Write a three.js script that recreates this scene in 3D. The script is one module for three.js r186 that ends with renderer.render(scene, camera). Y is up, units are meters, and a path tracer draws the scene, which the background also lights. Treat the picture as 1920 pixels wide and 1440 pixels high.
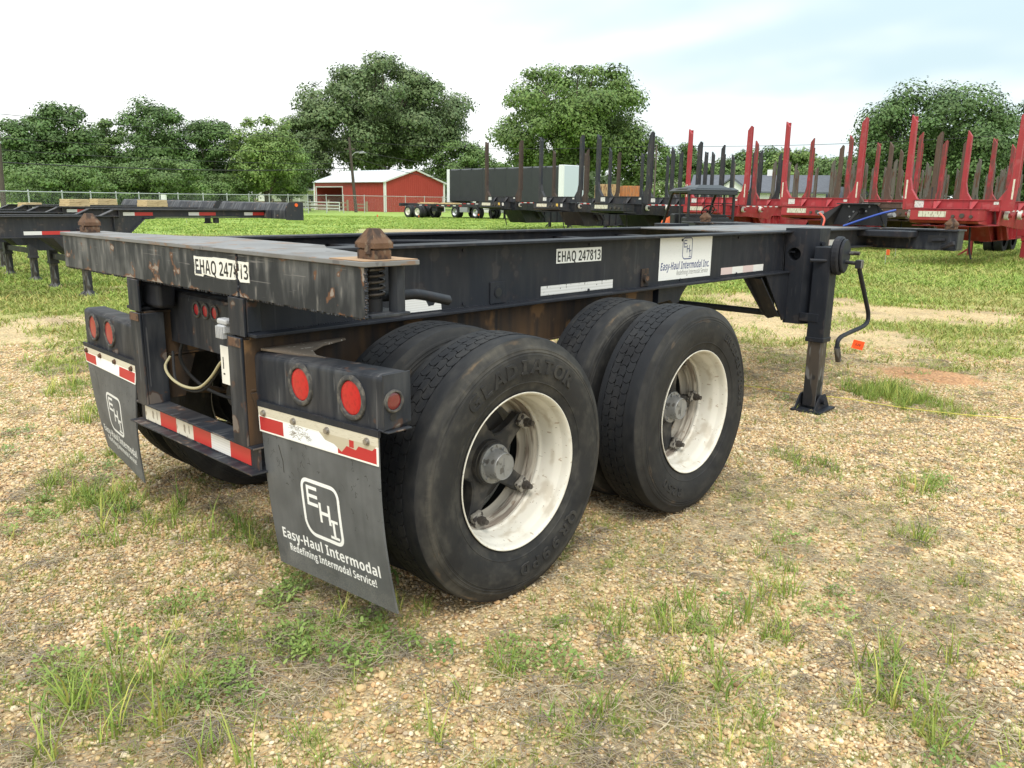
import * as THREE from 'three';
import { RoundedBoxGeometry } from 'three/addons/geometries/RoundedBoxGeometry.js';
import { ConvexGeometry } from 'three/addons/geometries/ConvexGeometry.js';
import { mergeGeometries } from 'three/addons/utils/BufferGeometryUtils.js';
import { FontLoader } from 'three/addons/loaders/FontLoader.js';
import { TextGeometry } from 'three/addons/geometries/TextGeometry.js';
import { Brush, Evaluator, SUBTRACTION } from 'three-bvh-csg';

// ------------------------------------------------------------ camera, sky, sun, exposure
const scene = new THREE.Scene();
const camera = new THREE.PerspectiveCamera(51.08, 4 / 3, 0.05, 2500);
camera.position.set(3.0809, 1.4776, 1.4062);
camera.rotation.order = 'YXZ';
camera.rotation.set(-0.2236, 0.7498, 0.0144);

const renderer = new THREE.WebGLRenderer({ antialias: true });
renderer.toneMapping = THREE.LinearToneMapping;
renderer.toneMappingExposure = 1.27;
renderer.shadowMap.enabled = true;

// random numbers and noise
function rng(seed) { let s = seed >>> 0; return () => { s = (s + 0x6d2b79f5) | 0; let t = Math.imul(s ^ (s >>> 15), 1 | s); t = (t + Math.imul(t ^ (t >>> 7), 61 | t)) ^ t; return ((t ^ (t >>> 14)) >>> 0) / 4294967296; }; }
const HASH = new Float32Array(65536); { const r = rng(77); for (let i = 0; i < 65536; i++) HASH[i] = r(); }
const hsh = (x, y) => HASH[((x * 73856093) ^ (y * 19349663)) & 65535];
const mod = (a, n) => ((a % n) + n) % n;
function vn(x, y, px = 0, py = 0) {
  const xi = Math.floor(x), yi = Math.floor(y); let fx = x - xi, fy = y - yi; fx = fx * fx * (3 - 2 * fx); fy = fy * fy * (3 - 2 * fy);
  let x0 = xi, x1 = xi + 1, y0 = yi, y1 = yi + 1;
  if (px) { x0 = mod(x0, px); x1 = mod(x1, px); y0 = mod(y0, py); y1 = mod(y1, py); }
  const a = hsh(x0, y0), b = hsh(x1, y0), c = hsh(x0, y1), d = hsh(x1, y1);
  return a + (b - a) * fx + (c - a) * fy + (a - b - c + d) * fx * fy;
}
function fbm(x, y, oct = 4) { let s = 0, a = 0.5, t = 0; for (let i = 0; i < oct; i++) { s += a * vn(x + i * 17.3, y - i * 9.1); t += a; a *= 0.5; x *= 2; y *= 2; } return s / t; }
function tfbm(u, v, fx, fy, oct = 4, o = 0) { let s = 0, a = 0.5, t = 0; for (let i = 0; i < oct; i++) { s += a * vn(u * fx + o * 0, v * fy, fx, fy + 0) * 1; t += a; a *= 0.5; fx *= 2; fy *= 2; u += 0; v += 0; } return s / t; }
const tf = (u, v, fx, fy, oct, o = 0) => tfbm(mod(u + o * 0.137, 1), mod(v + o * 0.271, 1), fx, fy, oct);
const sm = (a, b, x) => { const t = Math.min(1, Math.max(0, (x - a) / (b - a))); return t * t * (3 - 2 * t); };
const mix = (a, b, t) => a + (b - a) * t;
const mix3 = (a, b, t) => [mix(a[0], b[0], t), mix(a[1], b[1], t), mix(a[2], b[2], t)];

// overcast sky: bright white cloud with thinner grey blue cloud in places
{
  const W = 1024, H = 512, data = new Float32Array(W * H * 4);
  for (let r = 0; r < H; r++) {
    const up = ((r + 0.5) / H - 0.5) * Math.PI, y = Math.sin(up);
    for (let c = 0; c < W; c++) {
      const ro = ((c + 0.5) / W - 0.5) * 2 * Math.PI, x = Math.cos(ro) * Math.cos(up), z = Math.sin(ro) * Math.cos(up);
      const i = (r * W + c) * 4;
      if (y < 0) { data[i] = 0.30; data[i + 1] = 0.31; data[i + 2] = 0.24; data[i + 3] = 1; continue; }
      const k = 1 / (y + 0.16), px = x * k, pz = z * k;
      const n = fbm(px * 0.55 + 11.3, pz * 1.1 + 5.2, 5), n2 = fbm(px * 1.7 + 3, pz * 4.2 + 9, 5);
      const side = 0.5 + 0.5 * Math.cos(Math.atan2(-x, -z) - (-0.15));          // thinner cloud towards the front right
      let t = sm(0.42, 0.72, n * 0.55 + n2 * 0.25 + side * 0.30 - 0.08) * sm(0.55, 0.97, side) + 0.10 * sm(0.5, 0.8, n);
      t *= sm(0.0, 0.12, y) * 0.75 + 0.25;
      const lum = 1.06 + 0.62 * sm(0.1, 0.95, y);
      const wht = [lum * 0.975, lum, lum * 0.985], gry = [0.54 * lum, 0.68 * lum, 0.73 * lum];
      const col = mix3(wht, gry, Math.min(1, t));
      data[i] = col[0]; data[i + 1] = col[1]; data[i + 2] = col[2]; data[i + 3] = 1;
    }
  }
  const sky = new THREE.DataTexture(data, W, H, THREE.RGBAFormat, THREE.FloatType);
  sky.mapping = THREE.EquirectangularReflectionMapping; sky.magFilter = THREE.LinearFilter; sky.needsUpdate = true;
  scene.background = sky; scene.environment = sky;
}
const sun = new THREE.DirectionalLight(new THREE.Color(1.0, 0.95, 0.86), 1.5);
sun.position.set(14, 30, 12); sun.target.position.set(0, 0, -3); sun.castShadow = true;
sun.shadow.radius = 30; sun.shadow.mapSize.set(2048, 2048);
Object.assign(sun.shadow.camera, { left: -40, right: 40, top: 40, bottom: -40, near: 1, far: 120 });
scene.add(sun, sun.target);

// ------------------------------------------------------------ helpers
const used = new Map();
function numbered(n) { const k = used.get(n) || 0; used.set(n, k + 1); return k ? n + '_' + String(k).padStart(3, '0') : n; }
function tag(o, label, category, group, kind) { if (label) o.userData.label = label; if (category) o.userData.category = category; if (group) o.userData.group = group; if (kind) o.userData.kind = kind; return o; }
function thing(name, label, category, pos = [0, 0, 0], turn = 0, group) { const o = new THREE.Group(); o.name = numbered(name); o.position.set(...pos); o.rotation.y = turn; scene.add(o); return tag(o, label, category, group); }
function copy(src, label, pos, turn) { const o = src.clone(); o.name = numbered(src.name.replace(/_\d{3}$/, '')); o.userData = { ...src.userData, label }; scene.add(o); if (pos) o.position.set(...pos); if (turn !== undefined) o.rotation.y = turn; return o; }
function clean(g) {
  if (g.index) g = g.toNonIndexed();
  for (const k of Object.keys(g.attributes)) if (!['position', 'normal', 'uv', 'color'].includes(k)) g.deleteAttribute(k);
  if (!g.attributes.normal) g.computeVertexNormals();
  return g;
}
function triUV(g) {                       // uv in metres, by the way each face points
  g = clean(g); const p = g.attributes.position.array, n = p.length / 3, uv = new Float32Array(n * 2);
  const a = new THREE.Vector3(), b = new THREE.Vector3(), c = new THREE.Vector3();
  for (let i = 0; i < n; i += 3) {
    a.fromArray(p, i * 3); b.fromArray(p, i * 3 + 3).sub(a); c.fromArray(p, i * 3 + 6).sub(a); b.cross(c);
    const x = Math.abs(b.x), y = Math.abs(b.y), z = Math.abs(b.z);
    for (let k = 0; k < 3; k++) {
      const j = (i + k) * 3, q = (i + k) * 2;
      if (y >= x && y >= z) { uv[q] = p[j]; uv[q + 1] = p[j + 2]; } else if (x >= z) { uv[q] = p[j + 2] + 0.37; uv[q + 1] = p[j + 1]; } else { uv[q] = p[j] + 0.11; uv[q + 1] = p[j + 1]; }
    }
  }
  g.setAttribute('uv', new THREE.BufferAttribute(uv, 2)); return g;
}
function geo(list) { const a = (Array.isArray(list) ? list : [list]).map(triUV); return a.length === 1 ? a[0] : mergeGeometries(a); }
function raw(list) { const a = (Array.isArray(list) ? list : [list]).map(clean); return a.length === 1 ? a[0] : mergeGeometries(a); }
function mesh(name, g, m, parent, label) { const o = new THREE.Mesh(g, m); o.name = name; o.castShadow = o.receiveShadow = true; if (label) o.userData.label = label; (parent || scene).add(o); return o; }
const part = (parent, name, list, m, label) => mesh(name, geo(list), m, parent, label);
function bx(x0, x1, y0, y1, z0, z1, r = 0.003) {
  const w = Math.abs(x1 - x0), h = Math.abs(y1 - y0), d = Math.abs(z1 - z0);
  const g = r > 0 ? new RoundedBoxGeometry(w, h, d, 1, Math.min(r, 0.45 * Math.min(w, h, d))) : new THREE.BoxGeometry(w, h, d);
  return g.translate((x0 + x1) / 2, (y0 + y1) / 2, (z0 + z1) / 2);
}
function cyl(a, b, r, seg = 16, r2 = r) {
  const A = new THREE.Vector3(...a), B = new THREE.Vector3(...b), d = B.clone().sub(A), L = d.length();
  const g = new THREE.CylinderGeometry(r2, r, L, seg); g.translate(0, L / 2, 0);
  g.applyQuaternion(new THREE.Quaternion().setFromUnitVectors(new THREE.Vector3(0, 1, 0), d.normalize())); return g.translate(...a);
}
function tube(pts, r, seg = 40, rad = 8, tension = 0.5) { return new THREE.TubeGeometry(new THREE.CatmullRomCurve3(pts.map((p) => new THREE.Vector3(...p)), false, 'catmullrom', tension), seg, r, rad); }
function prism(axis, pts, a, b, bevel = 0.002) {
  const v = axis === 'z' ? pts : axis === 'x' ? pts.map(([z, y]) => [-z, y]) : pts.map(([x, z]) => [x, -z]);
  const s = new THREE.Shape(v.map((p) => new THREE.Vector2(...p))), d = Math.abs(b - a), be = Math.min(bevel, d * 0.3);
  const g = new THREE.ExtrudeGeometry(s, { depth: d - 2 * be, bevelEnabled: be > 0, bevelThickness: be, bevelSize: be, bevelOffset: -be, bevelSegments: 1, curveSegments: 10 });
  g.translate(0, 0, Math.min(a, b) + be);
  if (axis === 'x') g.rotateY(Math.PI / 2); if (axis === 'y') g.rotateX(-Math.PI / 2);
  return g;
}
const hull = (pts) => new ConvexGeometry(pts.map((p) => new THREE.Vector3(...p)));
function beam(p, q, w, h) {               // square bar between two points
  const A = new THREE.Vector3(...p), B = new THREE.Vector3(...q), L = A.distanceTo(B), g = new RoundedBoxGeometry(w, h, L, 1, Math.min(0.004, 0.2 * Math.min(w, h)));
  const m = new THREE.Matrix4().lookAt(A, B, Math.abs(B.y - A.y) > 0.95 * L ? new THREE.Vector3(1, 0, 0) : new THREE.Vector3(0, 1, 0)); g.applyMatrix4(m);
  return g.translate(...A.clone().add(B).multiplyScalar(0.5).toArray());
}
function revolve(pieces, N = 96) {        // pieces of a profile [[x, r], ...] turned about the x axis, uv in metres
  const P = [], Nn = [], U = [], I = []; let base = 0, len = 0;
  for (const pc of pieces) {
    const M = pc.length;
    for (let j = 0; j < M; j++) {
      const a = pc[Math.max(0, j - 1)], b = pc[Math.min(M - 1, j + 1)], dx = b[0] - a[0], dr = b[1] - a[1], l = Math.hypot(dx, dr) || 1, nx = -dr / l, nr = dx / l;
      if (j) len += Math.hypot(pc[j][0] - pc[j - 1][0], pc[j][1] - pc[j - 1][1]);
      for (let i = 0; i <= N; i++) { const t = (i / N) * 2 * Math.PI, c = Math.cos(t), s = Math.sin(t); P.push(pc[j][0], pc[j][1] * c, pc[j][1] * s); Nn.push(nx, nr * c, nr * s); U.push((i / N) * 3, len); }
    }
    for (let j = 0; j < M - 1; j++) for (let i = 0; i < N; i++) { const a = base + j * (N + 1) + i, b = a + 1, c = a + N + 1, d = c + 1; I.push(a, b, c, b, d, c); }
    base += M * (N + 1);
  }
  const g = new THREE.BufferGeometry(); g.setAttribute('position', new THREE.Float32BufferAttribute(P, 3)); g.setAttribute('normal', new THREE.Float32BufferAttribute(Nn, 3)); g.setAttribute('uv', new THREE.Float32BufferAttribute(U, 2)); g.setIndex(I); return g;
}
const enc = (x) => Math.round(255 * Math.min(1, Math.max(0, x <= 0.0031308 ? 12.92 * x : 1.055 * Math.pow(x, 1 / 2.4) - 0.055)));
function texture(n, metres, f, srgb = true) {
  const d = new Uint8Array(n * n * 4);
  for (let y = 0, i = 0; y < n; y++) for (let x = 0; x < n; x++, i += 4) {
    const c = f((x + 0.5) / n, (y + 0.5) / n);
    if (srgb) { d[i] = enc(c[0]); d[i + 1] = enc(c[1]); d[i + 2] = enc(c[2]); } else d[i] = d[i + 1] = d[i + 2] = Math.round(255 * Math.min(1, Math.max(0, c)));
    d[i + 3] = 255;
  }
  const t = new THREE.DataTexture(d, n, n); t.wrapS = t.wrapT = THREE.RepeatWrapping; t.magFilter = THREE.LinearFilter; t.minFilter = THREE.LinearMipmapLinearFilter;
  if (srgb) t.colorSpace = THREE.SRGBColorSpace; t.repeat.set(1 / metres, 1 / metres); t.needsUpdate = true; return t;
}
const S = (o) => new THREE.MeshStandardMaterial(o);
const lin = (r, g, b) => new THREE.Color().setRGB(r, g, b);
function print(w, h, draw) {              // flat print: lettering and signs
  const c = document.createElement('canvas'); c.width = w; c.height = h; draw(c.getContext('2d'), w, h);
  const t = new THREE.CanvasTexture(c); t.colorSpace = THREE.SRGBColorSpace; t.wrapS = t.wrapT = THREE.ClampToEdgeWrapping; return t;
}

// ------------------------------------------------------------ materials
const roughA = texture(256, 0.9, (u, v) => mix(0.42, 0.72, tf(u, v, 6, 6, 4)) + 0.1 * (tf(u, v, 60, 4, 2, 3) - 0.5), false);
const fineBump = texture(256, 0.25, (u, v) => tf(u, v, 24, 24, 3), false);
// black trailer paint; how chalky, rusty and dusty it is
function blackPaint(chalk, rust, dust, o) {
  return texture(768, 1.6, (u, v) => {
    let c = mix3([0.010, 0.0130, 0.0205], [0.017, 0.0205, 0.0290], tf(u, v, 8, 8, 4, o));
    const streak = tf(u, v, 60, 9, 4, o + 1), big = tf(u, v, 6, 5, 4, o + 2);
    c = mix3(c, [0.105, 0.112, 0.122], chalk * sm(0.40, 0.80, streak * 0.45 + big * 0.6));
    c = mix3(c, [0.105, 0.070, 0.042], dust * sm(0.40, 0.72, tf(u, v, 4, 3, 5, o + 3) * 0.75 + streak * 0.25));
    const chip = tf(u, v, 22, 22, 4, o + 4) + 0.5 * (tf(u, v, 5, 5, 3, o + 5) - 0.5);
    c = mix3(c, [0.115, 0.055, 0.03], rust * sm(0.66, 0.72, chip));
    c = mix3(c, [0.23, 0.21, 0.19], Math.min(1, rust * 1.1) * sm(0.735, 0.76, chip));
    c = mix3(c, [0.20, 0.20, 0.21], chalk * 0.7 * sm(0.80, 0.84, tf(u, v, 120, 9, 2, o + 6)));
    return c;
  });
}
const M = {};
const Ph = (o) => new THREE.MeshPhysicalMaterial(o);
M.rail = Ph({ map: blackPaint(0.08, 0.05, 0.06, 1), roughness: 1, roughnessMap: roughA, specularIntensity: 0.5 });
M.worn = Ph({ specularIntensity: 0.6, map: blackPaint(1.0, 0.55, 0.10, 2), roughness: 1, roughnessMap: roughA });
// the bolster face: pale rubbed streaks, chips to primer and rust, most of them along its lower edge and the weld
const faceTex = (() => {
  const W = 2048, H = 128, d = new Uint8Array(W * H * 4);
  for (let j = 0; j < H; j++) for (let i = 0; i < W; i++) {
    const x = i / W * 2.5 - 1.25, y = j / H;            // y: 0 at the lower edge
    let c = mix3([0.012, 0.0145, 0.020], [0.022, 0.025, 0.031], fbm(x * 9, y * 3, 4));
    const zone = fbm(x * 2.3 + 4, y * 0.8 + 2, 4), drip = fbm(x * 34, y * 1.3 + 9, 4);
    c = mix3(c, [0.105, 0.108, 0.112], 0.9 * sm(0.44, 0.74, zone * 0.55 + drip * 0.5));
    c = mix3(c, [0.16, 0.155, 0.15], 0.8 * sm(0.66, 0.78, drip * 0.75 + 0.3 * fbm(x * 60, y * 4, 3)));
    const e = fbm(x * 16 + 3, y * 2.6 + 8, 5), edge = 0.17 * sm(0.22, 0.0, y + 0.2 * (fbm(x * 6, 3, 3) - 0.5)) + 0.11 * sm(0.9, 1.0, y) + 0.10 * sm(0.06, 0.0, Math.abs(x - 0.455));
    c = mix3(c, [0.13, 0.062, 0.034], 0.95 * sm(0.68, 0.73, e + edge));
    c = mix3(c, [0.27, 0.235, 0.21], 0.9 * sm(0.745, 0.77, e + edge * 0.75));
    const sc = fbm(x * 5 + 40, y * 30 + 7, 3); c = mix3(c, [0.22, 0.21, 0.21], 0.6 * sm(0.80, 0.83, sc));
    const k = (j * W + i) * 4; d[k] = enc(c[0]); d[k + 1] = enc(c[1]); d[k + 2] = enc(c[2]); d[k + 3] = 255;
  }
  const t = new THREE.DataTexture(d, W, H); t.wrapS = t.wrapT = THREE.RepeatWrapping; t.magFilter = THREE.LinearFilter; t.colorSpace = THREE.SRGBColorSpace; t.repeat.set(0.4, 6.25); t.offset.set(0.456, -7.0625); t.needsUpdate = true; return t;
})();
M.face = Ph({ map: faceTex, roughness: 0.58, specularIntensity: 0.6 });
M.post = Ph({ specularIntensity: 0.5, map: blackPaint(0.5, 0.45, 0.14, 3), roughness: 1, roughnessMap: roughA });
M.bogie = Ph({ specularIntensity: 0.5, map: texture(768, 1.6, (u, v) => {
  let c = mix3([0.016, 0.018, 0.022], [0.028, 0.029, 0.032], tf(u, v, 8, 8, 4, 1));
  const d = tf(u, v, 4, 3, 5, 2) * 0.7 + tf(u, v, 50, 6, 3, 3) * 0.3;
  c = mix3(c, mix3([0.058, 0.041, 0.029], [0.115, 0.068, 0.037], tf(u, v, 12, 9, 4, 5)), sm(0.36, 0.70, d));
  return mix3(c, [0.20, 0.115, 0.055], 0.7 * sm(0.62, 0.74, tf(u, v, 20, 12, 4, 7)));
}), roughness: 0.8 });
M.deck = S({ map: texture(768, 1.6, (u, v) => {
  let c = mix3([0.135, 0.136, 0.140], [0.215, 0.215, 0.218], tf(u, v, 7, 7, 5, 1));
  c = mix3(c, [0.10, 0.088, 0.078], 0.6 * sm(0.52, 0.75, tf(u, v, 10, 10, 5, 2)));
  c = mix3(c, [0.20, 0.115, 0.065], 0.7 * sm(0.66, 0.72, tf(u, v, 22, 22, 4, 3)));
  return mix3(c, [0.07, 0.07, 0.075], 0.6 * sm(0.70, 0.76, tf(u, v, 34, 34, 3, 5)));
}), roughness: 0.62 });
M.dustPlate = S({ map: texture(256, 0.5, (u, v) => mix3(mix3([0.10, 0.078, 0.06], [0.19, 0.15, 0.115], tf(u, v, 6, 6, 5, 4)), [0.40, 0.37, 0.33], sm(0.74, 0.78, tf(u, v, 30, 30, 3, 2)))), roughness: 0.9 });
M.rust = S({ map: texture(512, 0.35, (u, v) => {
  let c = mix3([0.085, 0.044, 0.026], [0.155, 0.088, 0.052], tf(u, v, 6, 6, 5, 1));
  c = mix3(c, [0.045, 0.028, 0.022], sm(0.5, 0.72, tf(u, v, 9, 9, 4, 2)));
  return mix3(c, [0.20, 0.155, 0.11], 0.5 * sm(0.62, 0.74, tf(u, v, 14, 14, 4, 3)));
}), roughness: 0.92, bumpMap: fineBump, bumpScale: 0.0015 });
M.rustPlate = S({ map: texture(512, 0.4, (u, v) => mix3([0.28, 0.15, 0.075], [0.42, 0.30, 0.19], tf(u, v, 6, 6, 5, 4))), roughness: 0.9 });
M.legRust = S({ map: texture(512, 0.8, (u, v) => {
  let c = mix3([0.036, 0.034, 0.034], [0.080, 0.062, 0.048], tf(u, v, 8, 3, 4, 1));
  c = mix3(c, [0.16, 0.165, 0.17], 0.8 * sm(0.52, 0.66, tf(u, v, 30, 5, 3, 2)));
  return mix3(c, [0.015, 0.016, 0.02], sm(0.56, 0.6, tf(u, v, 9, 4, 3, 6)));
}), roughness: 0.55, metalness: 0.1 });
M.black = S({ color: lin(0.012, 0.013, 0.016), roughness: 0.5 });
M.rubberMat = S({ color: lin(0.014, 0.014, 0.015), roughness: 0.8 });
function rubber(dust, o) {
  const t = texture(1024, 1, (u, v) => {
    let c = mix3([0.013, 0.0145, 0.018], [0.021, 0.0225, 0.026], tf(u, v, 10, 10, 4, o));
    const d = tf(u, v, 4, 14, 5, o + 1), e = tf(u, v, 24, 40, 3, o + 2);
    c = mix3(c, [0.070, 0.066, 0.060], dust * sm(0.40, 0.88, d * 0.62 + e * 0.42));
    
    return mix3(c, [0.012, 0.012, 0.014], 0.6 * sm(0.6, 0.75, tf(u, v, 8, 8, 4, o + 3)));
  });
  return Ph({ map: t, roughness: 0.7, specularIntensity: 0.36, bumpMap: fineBump, bumpScale: 0.0004 });
}
M.tyreA = rubber(0.35, 1); M.tyreB = rubber(0.2, 5);
// sidewalls: u runs three times round, v down from the shoulder; dried mud film thickest on the rough shoulder band, and scuffs
function sidewall(dust, o) {
  const t = texture(1024, 1, (u, v) => {
    let c = mix3([0.019, 0.0195, 0.021], [0.030, 0.030, 0.031], tf(u, v, 10, 10, 4, o));
    const d = tf(u, v, 4, 16, 5, o + 1), e = tf(u, v, 26, 50, 3, o + 2), f = tf(u, v, 90, 8, 3, o + 5), band = sm(0.064, 0.05, v) * sm(0.0, 0.012, v);
    c = mix3(c, [0.100, 0.094, 0.082], dust * sm(0.36, 0.84, d * 0.62 + e * 0.34 + 0.10 * band));
    c = mix3(c, [0.14, 0.125, 0.10], dust * 0.5 * band * sm(0.50, 0.78, f * 0.35 + d * 0.65));
    c = mix3(c, [0.22, 0.15, 0.09], dust * 0.8 * sm(0.70, 0.80, tf(u, v, 9, 22, 5, o + 4)) * sm(0.12, 0.04, v));
    return mix3(c, [0.014, 0.014, 0.016], 0.5 * sm(0.6, 0.75, tf(u, v, 8, 8, 4, o + 3)));
  });
  return Ph({ map: t, roughness: 0.7, specularIntensity: 0.45, bumpMap: fineBump, bumpScale: 0.0004 });
}
M.sideA = sidewall(0.6, 2); M.sideB = sidewall(0.3, 6);
M.clamp = S({ map: texture(256, 0.12, (u, v) => mix3(mix3([0.20, 0.185, 0.165], [0.34, 0.32, 0.28], tf(u, v, 5, 5, 3, 1)), [0.035, 0.03, 0.028], sm(0.48, 0.6, tf(u, v, 6, 6, 4, 2)))), roughness: 0.7 });
M.rim = S({ map: texture(768, 1, (u, v) => {
  let c = mix3([0.64, 0.61, 0.53], [0.74, 0.72, 0.66], tf(u, v, 6, 6, 4, 1));
  c = mix3(c, [0.42, 0.36, 0.27], 0.55 * sm(0.5, 0.75, tf(u, v, 8, 20, 4, 2)));
  c = mix3(c, [0.30, 0.20, 0.12], 0.6 * sm(0.79, 0.82, tf(u, v, 36, 36, 3, 3)));
  return mix3(c, [0.16, 0.13, 0.10], 0.7 * sm(0.86, 0.88, tf(u, v, 90, 90, 2, 7)));
}), roughness: 0.42 });
M.rimDirty = S({ map: texture(512, 1, (u, v) => {
  let c = mix3([0.30, 0.265, 0.22], [0.50, 0.465, 0.40], tf(u, v, 4, 30, 4, 1));
  c = mix3(c, [0.12, 0.09, 0.07], 0.85 * sm(0.50, 0.72, tf(u, v, 4, 70, 4, 2)));
  return mix3(c, [0.16, 0.09, 0.05], 0.5 * sm(0.68, 0.76, tf(u, v, 20, 30, 3, 3)));
}), roughness: 0.7 });
M.hub = S({ map: texture(256, 0.4, (u, v) => mix3([0.022, 0.022, 0.024], [0.075, 0.068, 0.06], sm(0.45, 0.75, tf(u, v, 8, 8, 4, 1)))), roughness: 0.7 });
M.drum = S({ map: texture(256, 0.5, (u, v) => mix3([0.03, 0.03, 0.032], [0.065, 0.06, 0.055], tf(u, v, 6, 6, 4, 3))), roughness: 0.8 });
M.alu = S({ map: texture(256, 0.15, (u, v) => mix3(mix3([0.22, 0.225, 0.23], [0.30, 0.305, 0.31], tf(u, v, 6, 6, 4, 1)), [0.09, 0.085, 0.08], 0.8 * sm(0.62, 0.72, tf(u, v, 7, 7, 4, 2)))), roughness: 0.45, metalness: 0.35 });
M.nut = S({ color: lin(0.085, 0.075, 0.068), roughness: 0.55, metalness: 0.5 });
M.bolt = S({ color: lin(0.36, 0.34, 0.32), roughness: 0.4, metalness: 0.8 });
M.lens = new THREE.MeshPhysicalMaterial({ map: texture(256, 0.09, (u, v) => mix3([0.47, 0.005, 0.011], [0.38, 0.004, 0.009], sm(0.5, 0.75, tf(u, v, 9, 9, 2, 3)))), roughness: 0.3, specularIntensity: 0.5, clearcoat: 0.4, clearcoatRoughness: 0.1 });
M.lensDark = new THREE.MeshPhysicalMaterial({ color: lin(0.14, 0.006, 0.014), roughness: 0.25, clearcoat: 1, clearcoatRoughness: 0.08 });
M.lensPale = new THREE.MeshPhysicalMaterial({ map: texture(128, 0.03, (u, v) => mix3([0.36, 0.010, 0.022], [0.27, 0.006, 0.016], tf(u, v, 8, 8, 2, 3))), roughness: 0.35, specularIntensity: 0.5, clearcoat: 0.3, clearcoatRoughness: 0.15 });
M.grommet = S({ map: texture(128, 0.1, (u, v) => mix3([0.04, 0.04, 0.042], [0.12, 0.11, 0.095], sm(0.4, 0.8, tf(u, v, 6, 6, 3, 1)))), roughness: 0.8 });
M.tapeRed = S({ color: lin(0.52, 0.035, 0.03), roughness: 0.4 });
M.tapeWhite = S({ map: texture(128, 0.06, (u, v) => mix3([0.66, 0.66, 0.65], [0.78, 0.78, 0.78], Math.abs(mod(v * 6, 1) - 0.5) * 2)), roughness: 0.35 });
M.tapeOld = S({ map: texture(256, 0.3, (u, v) => mix3(mix3([0.58, 0.53, 0.43], [0.72, 0.69, 0.60], tf(u, v, 5, 5, 4, 1)), [0.22, 0.18, 0.13], 0.8 * sm(0.66, 0.72, tf(u, v, 16, 9, 4, 2)))), roughness: 0.6 });
M.tapePink = S({ color: lin(0.62, 0.50, 0.50), roughness: 0.5 });
M.tapeGrey = S({ map: texture(256, 0.3, (u, v) => mix3(mix3([0.56, 0.56, 0.55], [0.70, 0.70, 0.70], Math.abs(mod(v * 20, 1) - 0.5) * 2), [0.12, 0.12, 0.12], sm(0.71, 0.74, tf(u, v, 26, 18, 3, 2)))), roughness: 0.5 });
M.plastic = S({ color: lin(0.42, 0.43, 0.45), roughness: 0.5 });
M.plateWhite = S({ map: texture(128, 0.2, (u, v) => mix3([0.68, 0.66, 0.60], [0.78, 0.77, 0.73], tf(u, v, 5, 5, 3, 1))), roughness: 0.5 });
M.wire = S({ color: lin(0.40, 0.36, 0.22), roughness: 0.6 });
M.hoseRed = S({ color: lin(0.60, 0.10, 0.06), roughness: 0.5 });
M.hoseBlue = S({ color: lin(0.03, 0.075, 0.36), roughness: 0.45 });
M.orange = S({ color: lin(0.80, 0.13, 0.02), roughness: 0.7, side: THREE.DoubleSide });
M.galv = S({ color: lin(0.46, 0.48, 0.50), roughness: 0.55, metalness: 0.35 });
M.timber = S({ map: texture(256, 0.5, (u, v) => mix3(mix3([0.50, 0.37, 0.19], [0.62, 0.49, 0.28], tf(u, v, 3, 40, 3, 1)), [0.26, 0.16, 0.08], 0.7 * sm(0.62, 0.75, tf(u, v, 4, 30, 3, 2)))), roughness: 0.85 });
M.oldWood = S({ color: lin(0.30, 0.24, 0.17), roughness: 0.9 });

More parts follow.
